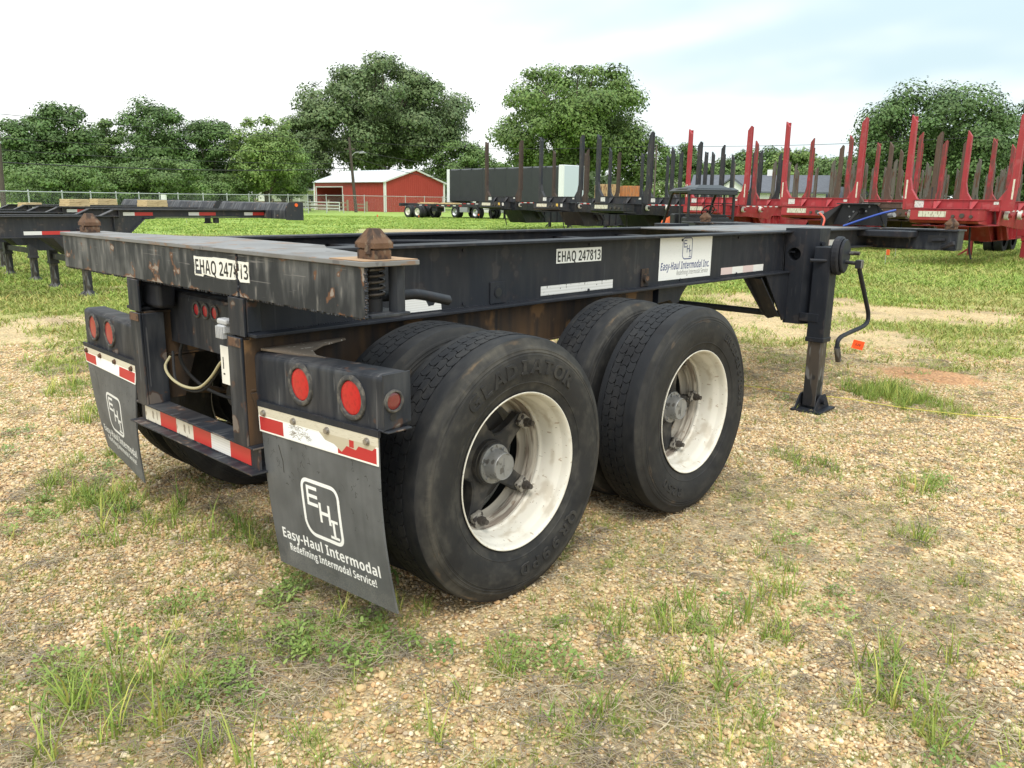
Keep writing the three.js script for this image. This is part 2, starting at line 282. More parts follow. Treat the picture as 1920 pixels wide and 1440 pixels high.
// ------------------------------------------------------------ the container chassis in the foreground
const chassis = thing('container_chassis', 'black twenty foot container chassis with dual tyres and lettered mud flaps in the foreground', 'trailer');
const font = await new FontLoader().loadAsync('fonts/droid/droid_sans_bold.typeface.json');
const mirror = (s, a, b) => (s > 0 ? [a, b] : [-b, -a]);
{
  const C = chassis;
  // main rails: an I beam on each side
  for (const s of [1, -1]) {
    const X = (a, b) => mirror(s, a, b), z0 = -0.004, z1 = -4.30;
    const r = part(C, 'main_rail', [
      bx(...X(0.478, 0.490), 1.006, 1.293, z0, z1, 0), bx(...X(0.425, 0.548), 1.2855, 1.2985, z0 - 0.16, z1, 0.003), bx(...X(0.425, 0.548), 0.998, 1.011, z0, z1, 0.003),
    ], M.rail);
    part(C, 'front_rail', [bx(...X(0.482, 0.494), 1.15, 1.293, -4.272, -5.86, 0), bx(...X(0.44, 0.56), 1.286, 1.2985, -4.275, -5.84), bx(...X(0.44, 0.56), 1.142, 1.155, -4.275, -5.84)], M.rail);
    // lower running gear rail, dusty brown
    part(C, 'subframe_rail', [bx(...X(0.405, 0.470), 0.80, 0.993, -0.012, -2.60, 0.004), bx(...X(0.395, 0.486), 0.983, 0.9955, -0.014, -2.605), bx(...X(0.395, 0.476), 0.793, 0.803, -0.014, -2.595)], M.bogie);
    part(C, 'rail_hanger', [prism('x', [[-2.61, 0.996], [-2.93, 0.996], [-2.86, 0.93], [-2.84, 0.895], [-2.78, 0.885], [-2.74, 0.915], [-2.61, 0.905]], s * 0.40, s * 0.50)], M.rail);
    // guard post at the rear
    part(C, 'guard_post', [bx(...X(0.375, 0.474), 0.592, 0.992, 0.004, 0.014), bx(...X(0.375, 0.386), 0.592, 0.99, -0.09, 0.003)], M.post); part(C, 'guard_post_side', [bx(...X(0.462, 0.4735), 0.592, 0.985, -0.11, 0.003)], M.bogie);
    part(C, 'rail_end_plate', [bx(...X(0.385, 0.492), 0.997, 1.133, -0.002, 0.008), bx(...X(0.476, 0.4935), 1.012, 1.133, -0.006, -0.06)], M.post);
    part(C, 'rail_end_plate', [bx(...X(0.386, 0.472), 0.958, 0.990, 0.0145, 0.0175, 0.001)], M.rust, 'rusty end of the rail');
  }
  for (const z of [-1.05, -1.95, -2.85, -3.55]) part(C, 'cross_member', [bx(-0.478, 0.478, 1.24, 1.252, z - 0.05, z + 0.05), bx(-0.478, 0.478, 1.08, 1.24, z - 0.006, z + 0.006, 0)], M.rail);
  for (const z of [-0.62, -1.31, -2.0, -2.5]) part(C, 'subframe_cross_member', [bx(-0.41, 0.41, 0.82, 0.97, z - 0.04, z + 0.04)], M.bogie);
  // upper coupler plate at the front, flat and weathered
  part(C, 'coupler_plate', [bx(-0.424, 0.424, 1.289, 1.300, -3.75, -5.83)], M.deck);
  part(C, 'diagonal_brace', [beam([-0.46, 1.26, -1.25], [0.46, 1.262, -2.55], 0.06, 0.012)], M.rail);

  // rear bolster: two face plates with a weld seam, bottom, front, deck plate
  const B = part(C, 'rear_bolster', [
    bx(-1.235, 0.4500, 1.136, 1.2865, -0.012, 0.0, 0.003), bx(0.4565, 1.184, 1.135, 1.2865, -0.012, -0.001, 0.003), bx(-1.23, 1.18, 1.1355, 1.147, -0.158, -0.0125), bx(-1.23, 0.98, 1.1475, 1.286, -0.158, -0.146),
    bx(-1.228, -1.216, 1.148, 1.286, -0.145, -0.0125),
  ], M.face);
  const seam = []; { const r = rng(5); for (let y = 1.14; y < 1.286; y += 0.006) seam.push(new THREE.IcosahedronGeometry(0.0055 + 0.003 * r(), 0).translate(0.4535 + 0.004 * (r() - 0.5), y, -0.001)); for (let y = 1.14; y < 1.284; y += 0.007) seam.push(new THREE.IcosahedronGeometry(0.005 + 0.003 * r(), 0).translate(1.1845, y, -0.004 - 0.004 * r())); for (let x = -1.22; x < 1.16; x += 0.012) if (r() < 0.72) seam.push(new THREE.IcosahedronGeometry(0.004 + 0.003 * r(), 0).translate(x, 1.134, -0.004 - 0.003 * r())); }
  part(B, 'weld_bead', seam, M.post);
  part(C, 'deck_plate', [prism('y', [[-1.24, 0.008], [1.20, 0.010], [1.215, -0.182], [1.0, -0.20], [0.56, -0.30], [0.40, -0.40], [-0.40, -0.40], [-0.56, -0.30], [-1.0, -0.20], [-1.24, -0.20]], 1.2872, 1.3025, 0.002)], M.deck);
  part(C, 'corner_plate', [prism('y', [[1.02, 0.006], [1.196, 0.006], [1.21, -0.18], [1.02, -0.185]], 1.3030, 1.3052, 0.0008)], M.rustPlate, 'rust orange plate under the near twist lock');
  // twist locks
  function twist(x, y, z, rust) {
    const k = part(C, 'twist_lock', [bx(x - 0.056, x + 0.056, y - 0.002, y + 0.036, z - 0.042, z + 0.042, 0.006)], rust);
    const h = hull([[-0.06, 0.041, -0.046], [0.06, 0.041, -0.046], [0.06, 0.041, 0.046], [-0.06, 0.041, 0.046], [-0.06, 0.06, -0.046], [0.06, 0.06, -0.046], [0.06, 0.06, 0.046], [-0.06, 0.06, 0.046], [-0.016, 0.112, -0.020], [0.016, 0.112, -0.020], [0.016, 0.112, 0.020], [-0.016, 0.112, 0.020]]).translate(x, y, z);
    part(k, 'lock_head', [h, bx(x + 0.0, x + 0.036, y + 0.018, y + 0.058, z + 0.040, z + 0.0475, 0.003), bx(x - 0.05, x + 0.05, y + 0.034, y + 0.043, z - 0.034, z + 0.034, 0.002)], rust);
    const about = new THREE.Matrix4().makeTranslation(x, y, z).multiply(new THREE.Matrix4().makeScale(0.77, 0.80, 0.77)).multiply(new THREE.Matrix4().makeTranslation(-x, -y, -z));
    for (const o of [k, ...k.children]) o.geometry.applyMatrix4(about);
    return k;
  }
  twist(1.13, 1.3045, -0.079, M.rust); twist(-1.11, 1.3025, -0.085, M.rust); twist(1.13, 1.3025, -5.93, M.rust); twist(-1.13, 1.3025, -5.93, M.rust);
  // open bolster end with lock shaft, spring and guard pipe
  const sp = []; for (let i = 0; i < 5; i++) sp.push(new THREE.TorusGeometry(0.036, 0.0045, 6, 24).rotateX(Math.PI / 2 + 0.06).translate(1.12, 1.275 - i * 0.0185, -0.076));
  part(C, 'lock_shaft', [cyl([1.12, 1.148, -0.076], [1.12, 1.286, -0.076], 0.022, 18), cyl([1.12, 1.148, -0.076], [1.12, 1.186, -0.076], 0.03, 18)], M.bogie);
  part(C, 'lock_spring', sp, M.legRust);
  part(C, 'guard_pipe', [cyl([1.165, 1.147, -0.134], [1.165, 1.287, -0.134], 0.0245, 20), bx(1.0, 1.20, 1.1365, 1.1475, -0.1585, -0.012)], M.post);
  part(C, 'lock_lever', [tube([[1.12, 1.19, -0.09], [1.12, 1.187, -0.2], [1.12, 1.184, -0.26], [1.12, 1.155, -0.39]], 0.0165, 20, 4)], M.rail);

  // rounded lamp boxes left and right of the guard posts, slightly sagging towards the middle
  function lampBox(s, zr, outer) {
    const prof = []; const R = 0.022, H = 1, zf = zr - 0.098;
    for (let i = 0; i <= 5; i++) { const a = (i / 5) * Math.PI / 2; prof.push([zr - R + R * Math.sin(a), 1 - (R - R * Math.cos(a)) / 0.19]); }
    prof.push([zr, 0.0], [zr - 0.012, 0.0], [zf, 0.0], [zf, 1.0]);
    const g = prism('x', prof, 0.4765, outer, 0).toNonIndexed ? prism('x', prof, 0.4765, outer, 0) : null;
    const p = g.attributes.position;
    for (let i = 0; i < p.count; i++) { const x = p.getX(i), t = (x - 0.4765) / (outer - 0.4765), lo = s > 0 ? mix(0.733, 0.800, t) : mix(0.712, 0.738, t), hi = s > 0 ? mix(0.938, 0.968, t) : mix(0.902, 0.925, t); p.setY(i, mix(lo, hi, p.getY(i))); if (s < 0) p.setX(i, -x); }
    if (s < 0) { const a = p.array; for (let i = 0; i < a.length; i += 9) for (let k = 0; k < 3; k++) { const tmp = a[i + 3 + k]; a[i + 3 + k] = a[i + 6 + k]; a[i + 6 + k] = tmp; } }
    g.deleteAttribute('normal'); g.computeVertexNormals(); return g;
  }
  function lamp(box, name, c, r, dir, lensM, rim = 1.3) {        // grommet ring with a domed lens
    const ring = new THREE.LatheGeometry([[r * 0.98, 0.001], [r * 1.0, 0.006], [r * 1.06, 0.0085], [r * (rim - 0.06), 0.007], [r * rim, 0.004], [r * rim, -0.004]].map((p) => new THREE.Vector2(...p)), 40);
    const lens = new THREE.LatheGeometry([[0, 0.0048], [r * 0.5, 0.0045], [r * 0.9, 0.003], [r * 0.99, 0.0012], [r * 0.99, -0.004]].map((p) => new THREE.Vector2(...p)), 40);
    const q = new THREE.Quaternion().setFromUnitVectors(new THREE.Vector3(0, 1, 0), new THREE.Vector3(...dir));
    for (const g of [ring, lens]) { g.applyQuaternion(q); g.translate(...c); }
    const o = part(box, name, ring, M.grommet); part(o, 'lens', lens, lensM); return o;
  }
  function flapSurface(s, P, a, b, c, d, off, nx = 14, ny = 14, thick = 0.007, bulge = 0.022, k = 1) {   // a..b across, c..d down, pushed off the flap
    const at = (u, v) => { const x = mix(mix(P[0][0], P[1][0], u), mix(P[2][0], P[3][0], u), v), y = mix(mix(P[0][1], P[1][1], u), mix(P[2][1], P[3][1], u), v), z = mix(mix(P[0][2], P[1][2], u), mix(P[2][2], P[3][2], u), v); return new THREE.Vector3(x, y, z + bulge * Math.sin(Math.PI * Math.min(1, v * 0.95)) * (0.55 + 0.45 * u) + off); };
    const pos = [], uv = [], idx = [];
    for (const back of [0, 1]) for (let j = 0; j <= ny; j++) for (let i = 0; i <= nx; i++) { const p = at(mix(a, b, i / nx), mix(c, d, j / ny)); pos.push(p.x, p.y, p.z - back * thick); uv.push(i / nx, 1 - j / ny); }
    const n = (nx + 1) * (ny + 1), V = (i, j, b2) => b2 * n + j * (nx + 1) + i;
    for (let j = 0; j < ny; j++) for (let i = 0; i < nx; i++) { idx.push(V(i, j, 0), V(i, j + 1, 0), V(i + 1, j, 0), V(i + 1, j, 0), V(i, j + 1, 0), V(i + 1, j + 1, 0)); idx.push(V(i, j, 1), V(i + 1, j, 1), V(i, j + 1, 1), V(i + 1, j, 1), V(i + 1, j + 1, 1), V(i, j + 1, 1)); }
    for (let i = 0; i < nx; i++) { idx.push(V(i, 0, 0), V(i + 1, 0, 0), V(i, 0, 1), V(i + 1, 0, 0), V(i + 1, 0, 1), V(i, 0, 1)); idx.push(V(i, ny, 0), V(i, ny, 1), V(i + 1, ny, 0), V(i + 1, ny, 0), V(i, ny, 1), V(i + 1, ny, 1)); }
    for (let j = 0; j < ny; j++) { idx.push(V(0, j, 0), V(0, j, 1), V(0, j + 1, 0), V(0, j + 1, 0), V(0, j, 1), V(0, j + 1, 1)); idx.push(V(nx, j, 0), V(nx, j + 1, 0), V(nx, j, 1), V(nx, j + 1, 0), V(nx, j + 1, 1), V(nx, j, 1)); }
    const g = new THREE.BufferGeometry(); g.setAttribute('position', new THREE.Float32BufferAttribute(pos, 3)); g.setAttribute('uv', new THREE.Float32BufferAttribute(uv, 2)); g.setIndex(idx);
    const gg = g.toNonIndexed(); gg.computeVertexNormals(); return { g: gg, at };
  }
  const logo = (x, X, Y, W, H, col, lw, fill) => {      // rounded frame holding the three stepped letters
    x.save(); x.translate(X, Y); x.transform(1, 0.0, 0.0, 1, 0, 0); x.strokeStyle = col; x.lineWidth = lw;
    const r = W * 0.17; x.beginPath(); x.moveTo(r, 0); x.lineTo(W * 0.80, 0); x.quadraticCurveTo(W * 0.98, 0, W, r); x.lineTo(W, H - r); x.quadraticCurveTo(W, H, W - r, H); x.lineTo(W * 0.25, H); x.quadraticCurveTo(W * 0.05, H * 0.98, W * 0.0, H - r * 1.3); x.lineTo(0, r); x.quadraticCurveTo(0, 0, r, 0); x.closePath(); x.stroke();
    x.fillStyle = col; x.font = 'bold ' + Math.round(H * 0.37) + 'px sans-serif'; x.textBaseline = 'alphabetic';
    const L = lw * 0.92;
    const E0 = W * 0.12, ey = H * 0.09, eh = H * 0.36, ew = W * 0.30; x.fillRect(E0, ey, L, eh); for (const k of [0, 0.5, 1]) x.fillRect(E0, ey + k * (eh - L), ew, L);
    const hx = W * 0.44, hy = H * 0.34, hh = H * 0.36, hw = W * 0.30; x.fillRect(hx, hy, L, hh); x.fillRect(hx + hw - L, hy, L, hh); x.fillRect(hx, hy + hh / 2 - L / 2, hw, L);
    const ix = W * 0.68, iy = H * 0.58, ih = H * 0.35, iw = W * 0.24; x.fillRect(ix + iw / 2 - L / 2, iy, L, ih); x.fillRect(ix, iy, iw, L * 0.8); x.fillRect(ix, iy + ih - L * 0.8, iw, L * 0.8);
    x.restore();
  };
  const fit = (x, s, X, Y, w, h, f) => { x.save(); x.font = f + ' ' + Math.round(h) + 'px sans-serif'; x.textBaseline = 'alphabetic'; const m = x.measureText(s).width; x.translate(X, Y); x.scale(w / m, 1); x.fillText(s, 0, 0); x.restore(); };
  function flapPrint(seed, faded) {
    return print(1024, 920, (x, w, h) => {
      const r = rng(seed), im = x.createImageData(w, h);
      for (let j = 0, i = 0; j < h; j++) for (let k = 0; k < w; k++, i += 4) { const n = fbm(k * 0.006 + seed, j * 0.006, 5), st = vn(k * 0.05, j * 0.004 + seed); const a = 86 + 16 * (n - 0.5) * 2 + 7 * (st - 0.5) + 6 * (r() - 0.5), d = 26 * sm(0.78, 0.98, j / h + 0.14 * (vn(k * 0.02, j * 0.02) - 0.5)) * vn(k * 0.2, j * 0.2); im.data[i] = a + d; im.data[i + 1] = a + 2.5 + d * 0.9; im.data[i + 2] = a + 5 + d * 0.7; im.data[i + 3] = 255; }
      x.putImageData(im, 0, 0);
      x.strokeStyle = 'rgba(32,33,36,0.75)';
      for (let i = 0; i < 46; i++) { x.lineWidth = 1 + 2 * r(); x.beginPath(); let X = r() * w, Y = h * (0.12 + 0.4 * r() * r() + 0.2 * r()); x.moveTo(X, Y); for (let k = 0; k < 5; k++) { X += 26 * (r() - 0.5); Y += 20 * (r() - 0.35); x.lineTo(X, Y); } x.stroke(); }
      x.strokeStyle = 'rgba(30,31,34,0.8)'; x.lineWidth = 9; x.beginPath(); x.moveTo(w * 0.155, h * 0.22); x.lineTo(w * 0.185, h * 0.31); x.lineTo(w * 0.185, h * 0.38); x.stroke();
      const col = faded ? '#d9dad8' : '#f0f1f0'; x.fillStyle = col;
      logo(x, w * 0.345, h * 0.375, w * 0.315, h * 0.33, col, 21);
      fit(x, 'Easy-Haul Intermodal', w * 0.075, h * 0.808, w * 0.86, 84, 'bold'); fit(x, 'Redefining Intermodal Service!', w * 0.13, h * 0.882, w * 0.755, 62, 'bold');
      if (faded) { x.fillStyle = '#3e4145'; for (let i = 0; i < 90; i++) x.fillRect(w * (0.1 + 0.14 * r()), h * (0.83 + 0.07 * r()), 10 * r(), 8 * r()); }
      x.fillStyle = 'rgba(66,69,73,0.7)'; for (let i = 0; i < 700; i++) x.fillRect(r() * w, r() * h, 2 + 2 * r(), 1 + 2 * r());
    });
  }
  function stripPrint(seed, torn) {
    return print(1024, 220, (x, w, h) => {
      const r = rng(seed); x.fillStyle = '#c9c3b2'; x.fillRect(0, 0, w, h);
      for (let i = 0; i < 900; i++) { x.fillStyle = r() < 0.5 ? 'rgba(110,98,76,0.18)' : 'rgba(235,232,222,0.2)'; x.fillRect(r() * w, r() * h, 30 * r(), 5 * r()); }
      x.fillStyle = '#ecebe6'; x.fillRect(0, h * 0.36, w, h * 0.64); x.fillStyle = '#b3282a'; x.fillRect(8, h * 0.41, w * 0.225, h * 0.53); x.fillRect(w * 0.70, h * 0.41, w * 0.29, h * 0.53);
      x.fillStyle = '#e9edf2'; x.fillRect(w * 0.235, h * 0.41, w * 0.46, h * 0.55);
      if (torn) {
        x.fillStyle = '#b9b09b'; x.beginPath(); x.moveTo(w * 0.55, h * 0.36); x.lineTo(w * 0.99, h * 0.34); x.lineTo(w * 0.96, h * 0.52); x.lineTo(w * 0.86, h * 0.50); x.lineTo(w * 0.84, h * 0.66); x.lineTo(w * 0.77, h * 0.60); x.lineTo(w * 0.73, h * 0.86); x.lineTo(w * 0.67, h * 0.66); x.lineTo(w * 0.60, h * 0.60); x.closePath(); x.fill();
        x.fillStyle = '#b3282a'; x.fillRect(w * 0.79, h * 0.36, w * 0.035, h * 0.25);
        x.strokeStyle = '#6f675a'; x.lineWidth = 3; for (let i = 0; i < 60; i++) { x.beginPath(); let X = w * (0.30 + 0.17 * r()), Y = h * (0.40 + 0.45 * r()); x.moveTo(X, Y); x.lineTo(X + 50 * (r() - 0.5), Y + 30 * (r() - 0.5)); x.lineTo(X + 70 * (r() - 0.5), Y + 40 * (r() - 0.5)); x.globalAlpha = 0.4 + 0.6 * r(); x.stroke(); } x.globalAlpha = 1;
      }
    });
  }
  const right = part(C, 'lamp_box', [lampBox(1, -0.034, 1.218)], M.post), left = part(C, 'lamp_box', [lampBox(-1, -0.066, 1.245)], M.post);
  part(right, 'end_plate', [hull([[1.2185, 0.800, -0.030], [1.2265, 0.801, -0.028], [1.2185, 0.970, -0.030], [1.2265, 0.9705, -0.028], [1.2185, 0.8, -0.132], [1.2265, 0.815, -0.132], [1.2185, 0.972, -0.13], [1.2265, 0.972, -0.13]]), bx(1.19, 1.24, 0.792, 0.799, -0.126, -0.03)], M.post);
  part(right, 'marker_hole', [cyl([1.2268, 0.838, -0.062], [1.2278, 0.838, -0.062], 0.0125, 14)], M.black);
  lamp(right, 'tail_lamp', [0.772, 0.868, -0.0335], 0.056, [0, 0, 1], M.lens); lamp(right, 'tail_lamp', [1.058, 0.873, -0.0335], 0.056, [0, 0, 1], M.lens);
  lamp(right, 'marker_lamp', [1.2268, 0.888, -0.064], 0.0275, [1, 0, 0], M.lensDark);
  lamp(left, 'tail_lamp', [-1.135, 0.838, -0.0655], 0.056, [-0.06, 0.02, 1], M.lensPale, 1.22); lamp(left, 'tail_lamp', [-0.935, 0.833, -0.0655], 0.056, [-0.04, 0, 1], M.lensPale, 1.22);
  part(C, 'gusset_plate', [prism('y', [[0.494, -0.05], [0.80, -0.118], [0.73, -0.125], [0.64, -0.17], [0.57, -0.26], [0.515, -0.40], [0.494, -0.40]], 0.944, 0.9525, 0.001)], M.dustPlate);
  part(C, 'gusset_plate', [prism('y', [[-0.494, -0.40], [-0.515, -0.40], [-0.60, -0.26], [-0.80, -0.15], [-0.494, -0.09]], 0.906, 0.914, 0.001)], M.bogie);
  const fr = [[0.512, 0.757, -0.0265], [1.203, 0.788, -0.0225], [0.514, 0.129, -0.078], [1.218, 0.180, -0.076]];
  const fl = [[-1.243, 0.742, -0.055], [-0.62, 0.730, -0.055], [-1.243, 0.188, -0.118], [-0.645, 0.150, -0.055]];
  for (const [s, P, seed, fad, box] of [[1, fr, 31, false, right], [-1, fl, 57, true, left]]) {
    const f = flapSurface(s, P, 0, 1, 0, 1, 0.002);
    const fm = mesh('mud_flap', f.g, S({ map: flapPrint(seed, fad), roughness: 0.62 }), C, s > 0 ? 'near mud flap with white lettering' : 'far mud flap with worn white lettering');
    const t = flapSurface(s, P, -0.012, 1.006, 0.012, 0.165, 0.0062, 14, 4, 0.003);
    mesh('reflective_strip', t.g, S({ map: stripPrint(seed + 1, s > 0), roughness: 0.5 }), fm);
    part(fm, 'flap_bracket', [flapSurface(s, P, -0.018, 1.012, -0.018, 0.016, 0.0072, 20, 2, 0.010).g], M.rail);
    for (const u of [0.045, 0.33, 0.62, 0.93]) { const p = f.at(u, 0.05); part(fm, 'flap_bolt', [cyl([p.x, p.y, p.z + 0.005], [p.x, p.y, p.z + 0.015], 0.0095, 6), cyl([p.x, p.y, p.z + 0.004], [p.x, p.y, p.z + 0.0075], 0.013, 16)], s > 0 ? M.bolt : M.rust); }
  }
  // centre lamp panel between the rails
  const cen = part(C, 'lamp_panel', [prism('x', [[-0.13, 0.856], [-0.13, 1.058], [-0.136, 1.072], [-0.150, 1.080], [-0.215, 1.080], [-0.215, 1.072], [-0.142, 1.068], [-0.142, 0.856]], -0.445, 0.445, 0.001)], M.post);
  for (const x of [-0.142, -0.066, 0.012]) lamp(cen, 'marker_lamp', [x, 1.021, -0.1295], 0.0245, [0, 0, 1], M.lensPale, 1.38);
  part(C, 'frame_end_box', [bx(-0.40, 0.40, 1.012, 1.118, -0.22, -0.32, 0.02)], M.rail); part(C, 'frame_end_box', [bx(-0.474, -0.30, 1.012, 1.122, -0.04, -0.12, 0.02)], M.rail);
  part(C, 'air_tank', [bx(-0.44, -0.04, 0.64, 0.86, -0.34, -0.56, 0.03)], M.rail);
  // underride bar
  const gb = part(C, 'guard_bar', [bx(-0.505, 0.512, 0.586, 0.5935, -0.085, 0.013, 0.002), bx(-0.53, 0.526, 0.496, 0.5035, -0.085, 0.032, 0.002), bx(-0.50, 0.506, 0.503, 0.587, -0.022, -0.012, 0)], M.post);
  const seg = [-0.462, -0.352, -0.222, -0.094, 0.04, 0.175, 0.322, 0.455];
  ['tapeOld', 'tapeRed', 'tapeOld', 'tapeRed', 'tapeWhite', 'tapeRed'].forEach((k, i) => part(gb, 'reflective_tape', [bx(-0.462 + i * 0.152, -0.462 + (i + 1) * 0.152, 0.510, 0.580, -0.0118, -0.0105, 0)], M[k]));
  // small things on the rear frame
  const sk = part(C, 'plug_socket', [bx(0.282, 0.352, 1.022, 1.044, -0.035, 0.005, 0.008), bx(0.290, 0.345, 0.99, 1.022, -0.03, 0.010, 0.006)], M.plastic);
  for (let i = 0; i < 5; i++) part(sk, 'rib', [bx(0.291 + i * 0.011, 0.296 + i * 0.011, 0.972, 1.018, -0.005, 0.015, 0.002)], M.plastic);
  const lp = part(C, 'licence_plate', [bx(0.262, 0.384, 0.792, 0.938, -0.018, -0.014, 0.001)], M.plateWhite);
  part(lp, 'plate_mark', [bx(0.278, 0.284, 0.85, 0.895, -0.0138, -0.0132, 0)], M.black); part(lp, 'plate_mark', [bx(0.278, 0.290, 0.828, 0.834, -0.0138, -0.0132, 0)], M.black);
  part(C, 'cable', [tube([[-0.345, 0.80, -0.09], [-0.335, 0.76, -0.06], [-0.26, 0.722, -0.05], [-0.13, 0.708, -0.045], [0.0, 0.725, -0.045], [0.11, 0.785, -0.045], [0.2, 0.853, -0.04], [0.26, 0.88, -0.03]], 0.006, 48, 8)], M.wire);
  part(C, 'cable', [tube([[-0.34, 0.82, -0.1], [-0.24, 0.715, -0.06], [-0.12, 0.694, -0.055], [0.0, 0.712, -0.055], [0.1, 0.77, -0.055], [0.25, 0.90, -0.05]], 0.006, 48, 8)], M.rubberMat);
  part(C, 'side_bracket', [bx(0.491, 0.497, 1.015, 1.115, -1.215, -1.315, 0.002), cyl([0.497, 1.067, -1.266], [0.5005, 1.067, -1.266], 0.026, 20)], M.rail);
  part(C, 'side_bracket', [bx(0.491, 0.499, 1.014, 1.115, -2.43, -2.5, 0.002), cyl([0.499, 1.062, -2.465], [0.515, 1.062, -2.465], 0.026, 20)], M.bogie);
  part(C, 'side_bracket_hole', [cyl([0.5008, 1.067, -1.266], [0.5014, 1.067, -1.266], 0.02, 20)], M.black); part(C, 'side_bracket_hole', [cyl([0.5152, 1.062, -2.465], [0.5158, 1.062, -2.465], 0.014, 16)], M.rust);
  for (const z of [-0.55, -1.05, -1.95, -2.85, -3.55]) for (const y of [1.03, 1.265]) part(C, 'rail_bolt', [cyl([0.489, y, z], [0.4965, y, z], 0.0085, 6)], M.rail);
  { const r = rng(14), w = []; for (let z = -0.2; z > -4.2; z -= 0.011) if (r() < 0.85) w.push(new THREE.IcosahedronGeometry(0.0032 + 0.0018 * r(), 0).translate(0.4905, 1.0125, z)); for (let y = 1.02; y < 1.28; y += 0.009) w.push(new THREE.IcosahedronGeometry(0.0035 + 0.002 * r(), 0).translate(0.4945, y, -4.243)); tag(part(C, 'weld_bead', w, M.rail), null, null, null, 'stuff'); }
  // signs and tapes on the near rail
  const sign = (name, y0, y1, z0, z1, w, h, draw, rough = 0.5) => { const g = new THREE.BoxGeometry(0.0015, y1 - y0, Math.abs(z1 - z0)); g.translate(0.4915, (y0 + y1) / 2, (z0 + z1) / 2); mesh(name, clean(g), S({ map: print(w, h, draw), roughness: rough }), C); };
  const ink = (x, w, h, seed, base) => { const r = rng(seed); x.fillStyle = base; x.fillRect(0, 0, w, h); for (let i = 0; i < 500; i++) { x.fillStyle = `rgba(90,86,78,${0.10 * r()})`; x.fillRect(r() * w, r() * h, 26 * r(), 6 * r()); } };
  sign('number_plate', 1.178, 1.250, -1.683, -2.052, 760, 148, (x, w, h) => { ink(x, w, h, 3, '#e6e7e4'); x.fillStyle = '#16171a'; fit(x, 'EHAQ 247813', 10, h * 0.90, w - 18, 150, 'bold'); });
  sign('company_sign', 1.035, 1.2845, -2.612, -3.205, 1024, 430, (x, w, h) => { ink(x, w, h, 4, '#dfe1e2'); logo(x, w * 0.42, h * 0.03, w * 0.18, h * 0.50, '#27366f', 11); x.fillStyle = '#27366f'; x.save(); x.transform(1, 0, -0.13, 1, h * 0.10, 0); fit(x, 'Easy-Haul Intermodal Inc.', w * 0.02, h * 0.765, w * 0.95, 108, 'bold'); x.fillStyle = '#4a4d52'; fit(x, 'Redefining Intermodal Service', w * 0.33, h * 0.905, w * 0.62, 66, ''); x.restore(); });
  part(C, 'reflective_tape', [bx(0.4905, 0.492, 1.026, 1.072, -1.572, -1.868, 0), bx(0.4905, 0.492, 1.026, 1.072, -1.8685, -2.165, 0)], M.tapeGrey);
  for (let i = 0; i < 4; i++) part(C, 'reflective_tape', [bx(0.4905, 0.492, 1.03, 1.075, -3.345 - i * 0.148, -3.345 - (i + 1) * 0.148, 0)], i % 2 ? M.tapeWhite : M.tapePink);
  part(C, 'reflective_tape', [bx(0.4943, 0.4955, 1.17, 1.215, -4.85, -5.05, 0)], M.tapePink); part(C, 'reflective_tape', [bx(0.4943, 0.4955, 1.17, 1.215, -5.05, -5.25, 0)], M.tapeWhite);
  part(C, 'torn_sticker', [prism('x', [[-0.70, 1.018], [-0.92, 1.016], [-0.915, 1.05], [-0.885, 1.052], [-0.875, 1.038], [-0.845, 1.036], [-0.83, 1.062], [-0.79, 1.078], [-0.70, 1.082]], 0.4905, 0.492, 0)], M.tapeWhite);
  // worn number plate on the bolster face, the middle digits torn away
  { const g = new THREE.BoxGeometry(0.405, 0.078, 0.0014); g.translate(0.335, 1.2275, 0.0009); const m = S({ roughness: 0.6, alphaTest: 0.5, map: print(900, 176, (x, w, h) => { x.clearRect(0, 0, w, h); x.fillStyle = '#e4e3dd'; x.beginPath(); x.moveTo(4, 14); x.lineTo(w * 0.62, 2); x.lineTo(w * 0.74, 20); x.lineTo(w * 0.76, 60); x.lineTo(w * 0.73, 110); x.lineTo(w * 0.76, h - 14); x.lineTo(w * 0.5, h - 4); x.lineTo(w * 0.2, h - 22); x.lineTo(2, h - 18); x.lineTo(14, 90); x.closePath(); x.fill(); x.beginPath(); x.moveTo(w * 0.79, h * 0.55); x.lineTo(w * 0.86, h * 0.42); x.lineTo(w * 0.88, 18); x.lineTo(w - 4, 8); x.lineTo(w - 8, h * 0.5); x.lineTo(w - 2, h - 6); x.lineTo(w * 0.84, h - 2); x.lineTo(w * 0.80, h * 0.8); x.closePath(); x.fill(); x.globalCompositeOperation = 'source-atop'; x.fillStyle = '#17181b'; fit(x, 'EHAQ 247813', 14, h * 0.84, w - 26, 160, 'bold'); x.fillStyle = 'rgba(48,54,66,1)'; x.fillRect(20, h * 0.70, 110, 40); const r = rng(8); x.fillStyle = 'rgba(120,112,98,0.35)'; for (let i = 0; i < 120; i++) x.fillRect(r() * w, r() * h, 30 * r(), 4 * r()); }) }); m.alphaMap = null; m.transparent = true; mesh('number_plate', clean(g), m, C, 'torn white number plate on the rear bolster'); }

  // landing gear bracket with a round hole, cut out of the solid
  const ev = new Evaluator(); ev.attributes = ['position', 'normal'];
